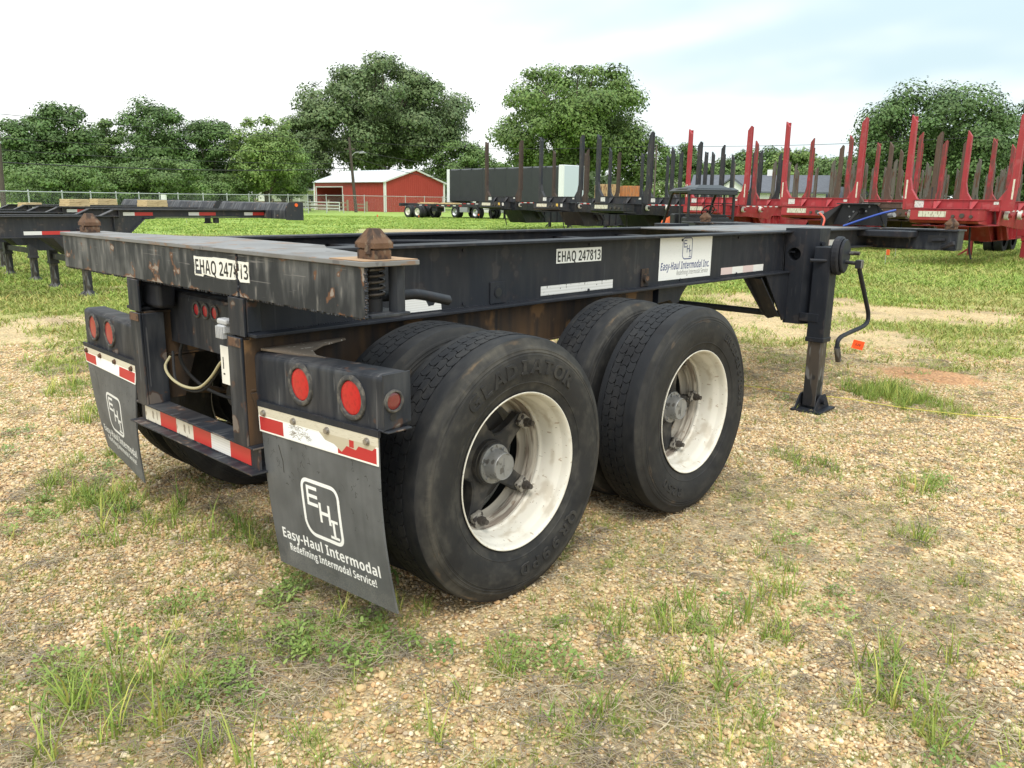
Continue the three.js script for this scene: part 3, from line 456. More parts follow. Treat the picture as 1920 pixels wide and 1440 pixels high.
  function gear(s) {
    const sh = (list) => list.map(([x, y, z]) => [s * x, y, z]);
    const top = [[0.494, -4.245], [0.635, -4.262], [0.700, -4.36], [0.700, -4.54], [0.494, -4.56]];
    let body = hull(sh([...top.map(([x, z]) => [x, 1.318, z]), ...[[0.515, -4.275], [0.632, -4.285], [0.695, -4.37], [0.695, -4.46], [0.515, -4.50]].map(([x, z]) => [x, 0.632, z])]));
    if (s > 0) { body.deleteAttribute('uv'); const b = new Brush(body), h = new THREE.CylinderGeometry(0.047, 0.047, 0.16, 28); h.rotateX(Math.PI / 2); h.deleteAttribute('uv'); const hb = new Brush(h); hb.position.set(0.565, 1.135, -4.27); hb.updateMatrixWorld(); b.updateMatrixWorld(); body = ev.evaluate(b, hb, SUBTRACTION).geometry; }
    const br = part(C, 'leg_bracket', [body], M.rail);
    for (let i = 0; i < 4; i++) part(br, 'bolt', [cyl([s * 0.70, 1.21 - i * 0.055, -4.40], [s * 0.722, 1.21 - i * 0.055, -4.385], 0.016, 6)], M.rail);
    const leg = part(C, 'landing_leg', [bx(...mirror(s, 0.702, 0.828), 0.535, 1.195, -4.405, -4.275, 0.008), bx(...mirror(s, 0.697, 0.833), 0.515, 0.55, -4.41, -4.27, 0.006), bx(...mirror(s, 0.64, 0.78), 0.66, 0.72, -4.283, -4.269, 0.004)], M.rail);
    part(leg, 'inner_leg', [bx(...mirror(s, 0.714, 0.816), 0.035, 0.53, -4.393, -4.287, 0.006)], M.legRust, s > 0 ? 'rusty sliding inner leg' : undefined);
    part(leg, 'foot', [bx(...mirror(s, 0.665, 0.885), 0.004, 0.02, -4.49, -4.20, 0.004), prism('x', [[-4.21, 0.02], [-4.48, 0.02], [-4.42, 0.10], [-4.39, 0.125], [-4.30, 0.125], [-4.27, 0.10]], s * 0.832, s * 0.842), prism('x', [[-4.21, 0.02], [-4.48, 0.02], [-4.42, 0.10], [-4.39, 0.125], [-4.30, 0.125], [-4.27, 0.10]], s * 0.688, s * 0.698), cyl([s * 0.68, 0.085, -4.34], [s * 0.855, 0.085, -4.34], 0.018, 14), cyl([s * 0.842, 0.085, -4.34], [s * 0.866, 0.085, -4.34], 0.03, 14)], M.rail);
    part(C, 'rail_gusset', [prism('x', [[-3.76, 0.997], [-4.25, 0.997], [-4.30, 0.66], [-4.21, 0.66], [-4.12, 0.70]], s * 0.425, s * 0.437), prism('x', [[-3.90, 0.997], [-4.25, 0.997], [-4.30, 0.66], [-4.22, 0.655]], s * 0.525, s * 0.537), beam([s * 0.48, 0.985, -3.83], [s * 0.48, 0.69, -4.15], 0.12, 0.012)], M.rail);
    return leg;
  }
  const leg = gear(1); gear(-1);
  part(C, 'cross_tube', [cyl([-0.70, 0.685, -4.33], [0.52, 0.685, -4.33], 0.024, 16)], M.rail);
  // gearbox and crank
  const oval = (ry, rz, n = 28) => Array.from({ length: n }, (_, i) => { const a = (i / n) * 2 * Math.PI; return [-4.335 + rz * Math.cos(a) * (1 + 0.12 * Math.sin(a)), 1.135 + ry * Math.sin(a)]; });
  const gbx = part(C, 'gear_box', [prism('x', oval(0.135, 0.098), 0.829, 0.885, 0.012), prism('x', oval(0.118, 0.082), 0.886, 0.908, 0.010), cyl([0.82, 1.10, -4.30], [0.70, 1.10, -4.22], 0.013, 10)], M.rail);
  part(gbx, 'shaft', [cyl([0.905, 1.155, -4.40], [0.975, 1.155, -4.40], 0.014, 12)], M.legRust); part(gbx, 'shaft', [cyl([0.905, 1.095, -4.34], [0.985, 1.09, -4.34], 0.013, 12)], M.legRust);
  const ck = part(C, 'crank_handle', [tube([[1.0, 1.09, -4.345], [1.0, 1.04, -4.365], [1.0, 0.95, -4.44], [1.0, 0.84, -4.53], [1.0, 0.72, -4.625], [1.0, 0.655, -4.63], [1.0, 0.628, -4.54], [1.0, 0.615, -4.36], [1.0, 0.60, -4.17], [1.0, 0.575, -4.105], [1.0, 0.52, -4.10]], 0.0155, 70, 10, 0.35)], M.rail);
  part(ck, 'crank_joint', [bx(0.978, 1.022, 1.055, 1.115, -4.32, -4.372, 0.006)], M.legRust); part(ck, 'crank_grip', [cyl([1.0, 0.53, -4.10], [1.0, 0.43, -4.15], 0.021, 14)], M.legRust);

  // front bolster and the things on it
  part(C, 'front_bolster', [bx(-1.2, 1.2, 1.142, 1.2875, -5.865, -5.855), bx(-1.2, 1.2, 1.142, 1.2875, -6.05, -6.04), bx(-1.205, 1.215, 1.2885, 1.3022, -5.83, -6.06), bx(-1.2, 1.2, 1.1345, 1.1415, -5.84, -6.05), bx(1.192, 1.204, 1.142, 1.288, -5.866, -6.039)], M.post);
  part(C, 'lock_pocket', [bx(0.985, 1.135, 1.195, 1.255, -5.853, -5.8545, 0)], M.black); part(C, 'lock_lever', [beam([1.02, 1.215, -5.845], [1.12, 1.222, -5.84], 0.018, 0.02), beam([1.10, 1.16, -5.84], [1.2, 1.20, -5.80], 0.03, 0.03)], M.rail);
  part(C, 'bolster_stay', [bx(0.37, 0.905, 1.232, 1.286, -5.62, -5.853, 0.01)], M.rail); part(C, 'bolster_stay', [bx(-0.905, -0.37, 1.232, 1.286, -5.62, -5.853, 0.01)], M.rail);
  const hb = part(C, 'hose_panel', [hull([[0.09, 1.31, -6.10], [0.54, 1.31, -6.10], [0.54, 1.41, -6.10], [0.455, 1.495, -6.10], [0.165, 1.495, -6.10], [0.09, 1.41, -6.10], [0.09, 1.31, -6.112], [0.54, 1.31, -6.112], [0.54, 1.41, -6.112], [0.455, 1.495, -6.112], [0.165, 1.495, -6.112], [0.09, 1.41, -6.112]]), hull([[0.09, 1.306, -6.098], [0.09, 1.41, -6.098], [0.165, 1.495, -6.098], [0.02, 1.306, -5.99], [0.02, 1.40, -5.99], [0.155, 1.497, -6.09], [0.03, 1.306, -5.985]]), hull([[0.54, 1.306, -6.098], [0.54, 1.41, -6.098], [0.455, 1.495, -6.098], [0.60, 1.306, -5.99], [0.60, 1.40, -5.99], [0.465, 1.497, -6.09], [0.59, 1.306, -5.985]]), bx(0.15, 0.48, 1.493, 1.503, -5.98, -6.11)], M.black);
  for (const [x, y] of [[0.22, 1.475], [0.40, 1.475], [0.265, 1.43], [0.375, 1.435], [0.235, 1.385], [0.42, 1.388]]) part(hb, 'rivet', [cyl([x, y, -6.0995], [x, y, -6.094], 0.0085, 8)], M.plastic);
  part(hb, 'plug', [cyl([0.335, 1.44, -6.10], [0.325, 1.425, -6.02], 0.024, 12), cyl([0.325, 1.425, -6.02], [0.285, 1.345, -5.97], 0.015, 10), cyl([0.285, 1.345, -5.97], [0.24, 1.30, -5.95], 0.008, 8)], M.rubberMat);
  part(hb, 'air_hose', [tube([[0.0, 1.41, -5.99], [0.03, 1.40, -5.96], [0.075, 1.36, -5.93], [0.08, 1.30, -5.9]], 0.009, 24, 8)], M.hoseRed, 'red air hose'); part(hb, 'air_hose', [tube([[0.66, 1.45, -6.0], [0.56, 1.42, -5.96], [0.40, 1.36, -5.92], [0.27, 1.305, -5.88]], 0.009, 24, 8)], M.hoseBlue, 'blue air hose');
  part(hb, 'hose_coupling', [cyl([-0.02, 1.405, -6.02], [0.03, 1.418, -5.985], 0.016, 12)], M.alu); part(hb, 'hose_coupling', [cyl([0.60, 1.40, -6.02], [0.655, 1.41, -5.99], 0.02, 12)], M.alu);

  // axles, hangers and springs
  const WZ = [-0.688, -1.935];
  for (const z of WZ) part(C, 'axle', [cyl([-1.0, 0.505, z], [1.0, 0.505, z], 0.063, 20)], M.hub);
  for (const s of [1, -1]) {
    for (const z of [-0.12, -1.31, -2.5]) part(C, 'spring_hanger', [prism('x', [[z - 0.11, 0.79], [z + 0.11, 0.79], [z + 0.05, 0.60], [z - 0.05, 0.60]], s * 0.40, s * 0.48)], M.bogie);
    for (const z of WZ) part(C, 'leaf_spring', [0, 1, 2].map((i) => tube([[s * 0.44, 0.62, z - 0.52 + i * 0.1], [s * 0.44, 0.57 - i * 0.016, z - 0.2], [s * 0.44, 0.565 - i * 0.016, z], [s * 0.44, 0.57 - i * 0.016, z + 0.2], [s * 0.44, 0.62, z + 0.52 - i * 0.1]], 0.012, 16, 4)), M.bogie);
  }
  // brake chambers and air lines behind the rear frame
  for (const z of WZ) for (const s of [1, -1]) { const b = part(C, 'brake_chamber', [cyl([s * 0.26, 0.60, z + 0.14], [s * 0.26, 0.60, z + 0.30], 0.085, 20), cyl([s * 0.26, 0.60, z + 0.30], [s * 0.26, 0.60, z + 0.37], 0.075, 20, 0.05), cyl([s * 0.26, 0.60, z + 0.19], [s * 0.26, 0.60, z + 0.21], 0.095, 20)], M.drum); part(b, 'push_rod', [cyl([s * 0.26, 0.60, z], [s * 0.26, 0.60, z + 0.14], 0.012, 8)], M.nut); part(C, 'air_line', [tube([[s * 0.26, 0.68, z + 0.3], [s * 0.24, 0.80, z + 0.24], [s * 0.2, 0.83, z + 0.05], [s * 0.1, 0.80, z - 0.1], [0, 0.78, z - 0.15]], 0.008, 24, 6)], M.rubberMat); }
  part(C, 'air_line', [tube([[-0.30, 0.93, -0.16], [-0.36, 0.78, -0.14], [-0.30, 0.66, -0.2], [-0.1, 0.62, -0.26], [0.1, 0.66, -0.3]], 0.008, 24, 6)], M.rubberMat); part(C, 'air_line', [tube([[0.30, 0.90, -0.15], [0.33, 0.76, -0.14], [0.25, 0.68, -0.22], [0.12, 0.66, -0.3]], 0.008, 24, 6)], M.rubberMat);
  // tyre: sidewalls, grooved tread of separate worn blocks, smooth shoulder rib
  function tyreGeo() {
    const R = 0.5035; const list = [];
    // shoulder ribs, smooth, with the grooves beside them
    list.push(revolve([[[-0.1005, 0.4992], [0.1005, 0.4992]].map(([x]) => [x, R - 0.007])], 120));
    list.push(revolve([[[0.046, R - 0.007], [0.046, R - 0.0012]], [[0.046, R - 0.0012], [0.075, R - 0.0006], [0.098, R - 0.0022], [0.1045, R - 0.005]]], 144), revolve([[[-0.1045, R - 0.005], [-0.098, R - 0.0022], [-0.072, R - 0.0010]], [[-0.072, R - 0.0010], [-0.072, R - 0.007]]], 144));
    const cols = [[-0.0685, -0.0345], [-0.0305, 0.0035], [0.0075, 0.0425]], n = 64;
    const blocks = [];
    cols.forEach(([a, b], ci) => {
      for (let k = 0; k < n; k++) {
        const nx = 4, pos = []; const curve = (f) => 0.0075 * Math.sin(f * Math.PI * 1.1 - 0.4) * (ci === 1 ? -1 : 1), gap = 0.0016 / R;
        const t0 = ((k + ci * 0.37) / n) * 2 * Math.PI, t1 = t0 + (2 * Math.PI) / n;
        const grid = [];
        for (let j = 0; j <= 3; j++) for (let i = 0; i <= nx; i++) {
          const f = i / nx, zig = 0.0022 * (j === 1 || j === 2 ? 1 : -1), x = mix(a, b, f) + (i === 0 || i === nx ? zig : zig * 0.7), sh = curve(f) / R, t = mix(t0 + gap, t1 - gap, j / 3) + sh;
          grid.push([x, t]);
        }
        const v = (q, r) => [grid[q][0], r * Math.cos(grid[q][1]), r * Math.sin(grid[q][1])], id = (i, j) => j * (nx + 1) + i;
        const crown = (q) => R + 0.0012 - 0.14 * grid[q][0] * grid[q][0];
        const quad = (A, B2, C2, D) => { pos.push(...A, ...C2, ...B2, ...B2, ...C2, ...D); };
        for (let j = 0; j < 3; j++) for (let i = 0; i < nx; i++) { const q = [id(i, j), id(i + 1, j), id(i, j + 1), id(i + 1, j + 1)].map((s2) => v(s2, crown(s2))); quad(q[0], q[1], q[2], q[3]); }
        const wall = (s1, s2) => quad(v(s1, crown(s1)), v(s1, R - 0.008), v(s2, crown(s2)), v(s2, R - 0.008));
        for (let i = 0; i < nx; i++) { wall(id(i, 0), id(i + 1, 0)); wall(id(i + 1, 3), id(i, 3)); } for (let j = 0; j < 3; j++) { wall(id(0, j + 1), id(0, j)); wall(id(nx, j), id(nx, j + 1)); }
        const g = new THREE.BufferGeometry(); g.setAttribute('position', new THREE.Float32BufferAttribute(pos, 3)); g.computeVertexNormals(); blocks.push(g);
      }
    });
    const bl = mergeGeometries(blocks), bp = bl.attributes.position, uv = new Float32Array(bp.count * 2);
    for (let i = 0; i < bp.count; i++) { uv[i * 2] = ((Math.atan2(bp.getZ(i), bp.getY(i)) / (2 * Math.PI) + 1) % 1) * 3; uv[i * 2 + 1] = bp.getX(i) + 0.6; }
    bl.setAttribute('uv', new THREE.BufferAttribute(uv, 2)); list.push(bl);
    return flatten(raw(list));
  }
  function flatten(g) { const p = g.attributes.position; for (let i = 0; i < p.count; i++) { const y = p.getY(i); if (y < -0.494) p.setY(i, -0.494 - (-0.494 - y) * 0.1); } return g; }
  function sideGeo() {          // sharp shoulder, rough straight shoulder band, fine moulded rings, bead
    const q = (s, l) => { const m = l.map(([x, r]) => [s * x, r]); return s > 0 ? m : m.reverse(); }, out = [];
    const secs = [[[0.1045, 0.4985], [0.1085, 0.4925]], [[0.1085, 0.4925], [0.1155, 0.480], [0.1215, 0.4690]], [[0.1215, 0.4690], [0.1240, 0.4680], [0.1275, 0.4595]], [[0.1275, 0.4595], [0.1262, 0.4580], [0.1295, 0.4505]], [[0.1295, 0.4505], [0.1312, 0.4495], [0.1312, 0.4470], [0.1300, 0.4460]], [[0.1300, 0.4460], [0.1322, 0.4400]], [[0.1322, 0.4400], [0.1340, 0.4385], [0.1332, 0.4365]], [[0.1332, 0.4365], [0.1355, 0.424], [0.1366, 0.408], [0.1366, 0.392], [0.1350, 0.374], [0.1318, 0.356], [0.1275, 0.340]], [[0.1275, 0.340], [0.1288, 0.3385], [0.1280, 0.3365], [0.1250, 0.3350]], [[0.1250, 0.3350], [0.1185, 0.3160]], [[0.1185, 0.3160], [0.1180, 0.3130], [0.111, 0.297], [0.104, 0.289]]];
    for (const s of [1, -1]) out.push(revolve((s > 0 ? secs : secs.slice().reverse()).map((l) => q(s, l)), 144));
    return flatten(raw(out));
  }
  const TY = tyreGeo(), SW = sideGeo();
  const rimOut = revolve([[[0.106, 0.288], [0.112, 0.296], [0.118, 0.3005], [0.1215, 0.3005], [0.1215, 0.297], [0.116, 0.2915], [0.108, 0.2885], [0.098, 0.2865], [0.084, 0.284]], [[0.084, 0.284], [0.060, 0.2745], [0.045, 0.2715], [0.0, 0.2695], [-0.012, 0.2665]], [[-0.012, 0.2665], [-0.02, 0.262], [-0.026, 0.2615], [-0.030, 0.2650], [-0.036, 0.2655]]], 120);
  const rimIn = revolve([[[-0.036, 0.2655], [-0.04, 0.257], [-0.046, 0.2535], [-0.050, 0.2535]], [[-0.050, 0.2535], [-0.054, 0.250], [-0.068, 0.2485]], [[-0.068, 0.2485], [-0.072, 0.2445], [-0.079, 0.2435], [-0.083, 0.2465]], [[-0.083, 0.2465], [-0.100, 0.2445], [-0.108, 0.236], [-0.110, 0.226]]], 96);
  const rimPlain = revolve([[[0.106, 0.288], [0.1215, 0.3005], [0.1215, 0.297], [0.098, 0.2865], [0.06, 0.2745], [-0.06, 0.2715], [-0.1, 0.286], [-0.1215, 0.3005]]], 72);
  function spider() {                                  // five spoke cast hub with the drum behind
    const pts = [], n = 5, off = 0.62;
    for (let k = 0; k < n; k++) { const a = off + (k / n) * 2 * Math.PI, w = 0.125; if (k < 0) break; for (const [da, r] of [[-0.135, 0.236], [0.135, 0.236], [0.155, 0.205], [0.21, 0.165], [0.36, 0.125], [0.628, 0.108], [0.897, 0.125], [1.047, 0.165], [1.10, 0.205]]) pts.push([-(r * Math.cos(a + da)), r * Math.sin(a + da)]); }
    const z = pts; return [prism('x', z.map(([a, b]) => [a, b]), -0.098, -0.05, 0.006), cyl([-0.16, 0, 0], [-0.03, 0, 0], 0.098, 32, 0.088), cyl([-0.03, 0, 0], [-0.018, 0, 0], 0.083, 32)];
  }
  const GS = geo(spider()), GD = geo([revolve([[[-0.36, 0.215], [-0.15, 0.215]], [[-0.15, 0.215], [-0.135, 0.205], [-0.13, 0.09]]], 64)]);
  const capBolts = []; for (let i = 0; i < 6; i++) { const a = i / 6 * 2 * Math.PI + 0.3; capBolts.push(cyl([-0.015, 0.066 * Math.cos(a), 0.066 * Math.sin(a)], [-0.004, 0.066 * Math.cos(a), 0.066 * Math.sin(a)], 0.008, 6)); }
  const GC = geo([revolve([[[-0.02, 0.077], [-0.012, 0.077], [-0.010, 0.0755], [-0.010, 0.06]], [[-0.010, 0.06], [0.010, 0.056], [0.030, 0.0535], [0.034, 0.0525]], [[0.034, 0.0525], [0.037, 0.051], [0.0375, 0.0495], [0.0355, 0.048], [0.0355, 0.0]]], 48), bx(0.0355, 0.0375, -0.035, 0.035, -0.0025, 0.0025, 0.0005), ...capBolts]);
  const WX = 1.062;
  function letters(text, size, r, mid, step, flipTop) { // raised letters on the sidewall: mid is the angle from the top, positive towards the front
    const out = []; const tot = (text.length - 1) * step;
    for (let i = 0; i < text.length; i++) {
      if (text[i] === ' ') continue;
      const g = new TextGeometry(text[i], { font, size, depth: 0.0048, curveSegments: 3, bevelEnabled: true, bevelThickness: 0.0006, bevelSize: 0.0006, bevelSegments: 1 });
      g.computeBoundingBox(); g.translate(-(g.boundingBox.max.x + g.boundingBox.min.x) / 2, 0, 0); g.scale(1.3, 1, 1);
      const ang = mid - tot / 2 + i * step; g.translate(0, r, 0); g.rotateZ(-ang); g.rotateY(Math.PI / 2);   // letters run towards -z (front)
      g.translate(0.1345, 0, 0); out.push(g);
    }
    return geo(out);
  }
  function wheel(s, outer, z, tyreM, texts, rot = 0) {
    const x = s * (outer ? WX : 0.728), y = 0.5 + 0.002;
    const w = mesh('wheel', outer ? (rot ? GS.clone().rotateX(-rot) : GS) : rimPlain, outer ? M.hub : M.rim, C); w.position.set(x, y, z); if (s < 0) w.rotation.y = Math.PI;
    mesh('tyre_tread', TY, tyreM, w); const sideM = tyreM === M.tyreA ? M.sideA : M.sideB; mesh('tyre_sidewall', SW, sideM, w);
    if (outer) {
      mesh('rim', rimOut, M.rim, w); mesh('rim_flange', rimIn, M.rimDirty, w); mesh('brake_drum', GD, M.drum, w); mesh('hub_cap', GC, M.alu, w);
      for (let k = 0; k < 5; k++) {
        const a = 0.62 + rot + (k / 5) * 2 * Math.PI, cy = 0.222 * Math.sin(a), cz = -0.222 * Math.cos(a);
        const cl = bx(-0.05, -0.022, -0.028, 0.028, -0.026, 0.026, 0.008); cl.rotateX(-a - Math.PI / 2); cl.translate(0, cy, cz); const c = mesh('wheel_clamp', geo(cl), M.clamp, w);
        mesh('nut', geo([cyl([-0.022, cy, cz], [0.0, cy, cz], 0.0175, 6), cyl([0.0, cy, cz], [0.016, cy, cz], 0.0105, 12)]), M.nut, c);
      }
      for (const t of texts || []) mesh('raised_lettering', t, sideM, w);
    }
    return w;
  }
  const tA = [letters('GLADIATOR', 0.052, 0.372, -0.02, 0.168), letters('QR99PD', 0.046, 0.366, Math.PI * 0.86, 0.162)];
  const tB = [letters('BRIDGESTONE', 0.034, 0.385, 1.10, 0.105), letters('R250', 0.04, 0.375, Math.PI + 0.55, 0.13)];
  wheel(1, true, WZ[0], M.tyreA, tA); wheel(1, true, WZ[1], M.tyreB, tB, -0.56); wheel(1, false, WZ[0], M.tyreB); wheel(1, false, WZ[1], M.tyreA);
  wheel(-1, true, WZ[0], M.tyreB); wheel(-1, true, WZ[1], M.tyreB); wheel(-1, false, WZ[0], M.tyreB); wheel(-1, false, WZ[1], M.tyreB);
}

// ------------------------------------------------------------ ground
const CX = 3.08, CZ = 1.41;
const dist = (x, z) => Math.hypot(x - CX, z - CZ);
// how grassy the yard is at a place: bare gravel by the trailer, turf further off
function turf(x, z) {
  const n = fbm(x * 0.55 + 40, z * 0.55 + 7, 4), n2 = fbm(x * 0.12 + 3, z * 0.12 + 60, 4), n3 = fbm(x * 1.7 + 9, z * 1.7 + 2, 3);
  const left = sm(-0.5, -4.5, x) * 0.16, far = sm(-4.5, -8, z) * 0.20 + sm(-8, -10, z) * 0.18 + sm(-11, -17, z) * 0.45 + sm(-7.0, -12, x) * 0.42;
  let g = 0.27 + left + far + (n - 0.5) * 1.5 + (n2 - 0.5) * 0.7 + (n3 - 0.5) * 0.5;
  g -= 0.55 * sm(2.2, 0.3, Math.hypot((x - 1.9) / 1.5, (z + 4.0) / 1.0));            // bare gravel beyond the near wheels
  g -= 0.45 * sm(1.5, 0.2, Math.hypot((x + 3.0) / 1.6, (z + 0.55) / 0.55));           // bare gravel left of the flaps
  g -= 0.25 * sm(2.0, 0.4, Math.hypot((x - 2.6) / 1.0, (z + 2.0) / 1.6));
  g += 0.25 * sm(1.2, 0.3, Math.hypot(x - 0.95, z + 0.35)) + 0.25 * sm(1.0, 0.3, Math.hypot(x + 0.6, z + 0.1));
  return Math.min(1, Math.max(0, g));
}
function drive(x, z) {            // sandy track across the far field
  const d = dist(x, z), az = Math.atan2(CX - x, CZ - z);
  return sm(0.52, 0.60, az) * sm(0.98, 0.88, az) * sm(35, 36.5, d + 1.6 * fbm(x * 0.3, z * 0.3, 3)) * sm(45, 42.5, d + 2 * fbm(x * 0.2, z * 0.2, 3));
}
const lift = (x, z) => 0.02 * (fbm(x * 0.8 + 5, z * 0.8, 3) - 0.5) + 0.012 * (fbm(x * 3, z * 3 + 8, 2) - 0.5);
{
  const axis = (c, fine, half, end) => { const a = [0]; let st = fine, v = 0; while (v < end) { if (v > half) st *= 1.075; v += st; a.push(v); } return [...a.slice(1).reverse().map((q) => c - q), ...a.map((q) => c + q)]; };
  const xs = axis(0.0, 0.11, 7, 1300), zs = axis(-3.4, 0.11, 7, 1300), nx = xs.length, nz = zs.length, P = new Float32Array(nx * nz * 3), Cc = new Float32Array(nx * nz * 3), U = new Float32Array(nx * nz * 2), I = [];
  for (let j = 0; j < nz; j++) for (let i = 0; i < nx; i++) {
    const x = xs[i], z = zs[j], k = j * nx + i, d = dist(x, z);
    P[k * 3] = x; P[k * 3 + 1] = lift(x, z) * sm(60, 8, d) - 0.006; P[k * 3 + 2] = z; U[k * 2] = x; U[k * 2 + 1] = z;
    const g = turf(x, z), b = fbm(x * 0.35 + 70, z * 0.35 + 30, 4), s = fbm(x * 2.1, z * 2.1 + 50, 3);
    let c = mix3(mix3([0.45, 0.335, 0.18], [0.54, 0.42, 0.245], sm(0.3, 0.7, b)), mix3([0.455, 0.345, 0.185], [0.53, 0.42, 0.245], sm(0.3, 0.7, b)), sm(4, 9, d));
    c = mix3(c, [0.27, 0.20, 0.13], 0.55 * sm(0.55, 0.72, s));
    c = mix3(c, mix3([0.40, 0.35, 0.145], [0.36, 0.36, 0.115], sm(0.35, 0.65, fbm(x * 0.9, z * 0.9 + 11, 3))), sm(0.38, 0.75, g) * 0.85);
    const far = sm(14, 23, d);
    const lawn = mix3([0.205, 0.315, 0.058], [0.27, 0.375, 0.078], fbm(x * 0.16 + 8, z * 0.16, 4)); c = mix3(c, lawn, far);
    c = mix3(c, [0.40, 0.315, 0.20], drive(x, z));
    const r = Math.hypot((x - 1.02) / 0.5, (z + 6.35) / 0.42); c = mix3(c, [0.42, 0.22, 0.105], 0.9 * sm(1.15, 0.7, r + 0.5 * (s - 0.5)));    // ochre earth by the crank
    P[k * 3 + 1] += 0.03 * sm(1.1, 0.2, r);
    Cc.set(c.map((v) => v / 0.6), k * 3);
  }
  for (let j = 0; j < nz - 1; j++) for (let i = 0; i < nx - 1; i++) { const a = j * nx + i; I.push(a, a + nx, a + 1, a + 1, a + nx, a + nx + 1); }
  const g = new THREE.BufferGeometry(); g.setAttribute('position', new THREE.BufferAttribute(P, 3)); g.setAttribute('uv', new THREE.BufferAttribute(U, 2)); g.setAttribute('color', new THREE.BufferAttribute(Cc, 3)); g.setIndex(I); g.computeVertexNormals();
  // fine gravel print: small stones of different tone
  const n = 1024, cells = 150, r = rng(9), cx = new Float32Array(cells * cells), cy = new Float32Array(cells * cells), cl = [];
  for (let i = 0; i < cells * cells; i++) { cx[i] = r(); cy[i] = r(); const b = 0.42 + 0.42 * r(), w = r(); cl.push(w < 0.14 ? [b * 1.05, b * 1.08, b * 1.15] : w < 0.3 ? [b * 0.9, b * 0.78, b * 0.66] : [b, b, b]); }
  const heights = new Float32Array(n * n);
  const map = texture(n, 2.3, (u, v) => {
    const X = u * cells, Y = v * cells, xi = Math.floor(X), yi = Math.floor(Y); let d1 = 9, d2 = 9, id = 0;
    for (let a = -1; a <= 1; a++) for (let b = -1; b <= 1; b++) { const q = mod(yi + b, cells) * cells + mod(xi + a, cells), dx = xi + a + cx[q] - X, dy = yi + b + cy[q] - Y, d = dx * dx + dy * dy; if (d < d1) { d2 = d1; d1 = d; id = q; } else if (d < d2) d2 = d; }
    heights[Math.floor(v * n) * n + Math.floor(u * n)] = Math.min(1, (Math.sqrt(d2) - Math.sqrt(d1)) * 1.6);
    const m = 0.85 + 0.3 * tf(u, v, 8, 8, 4, 1); return cl[id].map((q) => Math.min(0.98, q * m));
  });
  const bump = texture(n, 2.3, (u, v) => Math.sqrt(heights[Math.floor(v * n) * n + Math.floor(u * n)]), false);
  tag(mesh('ground', g, S({ map, bumpMap: bump, bumpScale: 0.006, vertexColors: true, roughness: 0.95 })), null, null, null, 'structure');
}
// loose stones near the camera
const _m = new THREE.Matrix4(), _q = new THREE.Quaternion(), _e = new THREE.Euler(), _v = new THREE.Vector3(), _s = new THREE.Vector3(), _c = new THREE.Color();
function scatter(name, label, category, geom, material, list) {     // list of [x, y, z, ex, ey, ez, sx, sy, sz, r, g, b]
  const o = new THREE.InstancedMesh(geom, material, list.length); o.name = numbered(name); o.castShadow = o.receiveShadow = true;
  list.forEach((t, i) => { _m.compose(_v.set(t[0], t[1], t[2]), _q.setFromEuler(_e.set(t[3], t[4], t[5])), _s.set(t[6], t[7], t[8])); o.setMatrixAt(i, _m); o.setColorAt(i, _c.setRGB(t[9], t[10], t[11])); });
  scene.add(o); return tag(o, label, category, null, 'stuff');
}
function spot(r, d0, d1, pow = 1, spread = 0.64) { const d = d0 + (d1 - d0) * Math.pow(r(), pow), a = 0.7498 + (r() * 2 - 1) * spread; return [CX - d * Math.sin(a), CZ - d * Math.cos(a), d]; }
{
  const r = rng(21), list = [];
  const pal = [[0.56, 0.39, 0.195], [0.61, 0.48, 0.28], [0.48, 0.285, 0.135], [0.69, 0.59, 0.43], [0.31, 0.19, 0.11], [0.59, 0.43, 0.225], [0.41, 0.33, 0.24], [0.63, 0.52, 0.345], [0.51, 0.355, 0.19]];
  for (let k = 0; k < 460000; k++) {
    const [x, z, d] = spot(r, 1.55, 9.5, 1.15); const g = turf(x, z), litter = fbm(x * 2.1, z * 2.1 + 50, 3);
    if (r() < 0.72 * sm(0.56, 0.40, fbm(x * 0.7 + 55, z * 0.9 + 21, 4)) || r() < sm(0.40, 0.9, g) * 0.5 || r() < 0.45 * sm(0.56, 0.70, litter)) continue;
    const size = (0.0028 + 0.0052 * Math.pow(r(), 2.6) + (r() < 0.02 ? 0.009 * r() : 0)) * (d > 4.5 ? 1.2 : 1), q0 = pal[Math.floor(r() * pal.length)], p = mix3(q0, [0.59, 0.445, 0.255], 0.2), b = 0.78 + 0.44 * r();
    list.push([x, lift(x, z) - 0.005 + size * 0.35 + 0.004 * r(), z, 0.7 * (r() - 0.5), r() * 6.28, 0.7 * (r() - 0.5), size * (0.9 + 0.5 * r()), size * (0.5 + 0.4 * r()), size * (0.8 + 0.3 * r()), p[0] * b, p[1] * b, p[2] * b]);
  }
  const g = new THREE.IcosahedronGeometry(1, 1), p = g.attributes.position; for (let i = 0; i < p.count; i++) { const a = 1 + 0.34 * (vn(p.getX(i) * 1.9 + 5, p.getY(i) * 1.9 + p.getZ(i) * 2.3 + 9) - 0.5); p.setXYZ(i, p.getX(i) * a, p.getY(i) * a, p.getZ(i) * a); } g.computeVertexNormals();
  scatter('gravel', 'tan and cream rounded gravel stones lying loose in the foreground', 'gravel', clean(g), S({ roughness: 0.85 }), list);
}
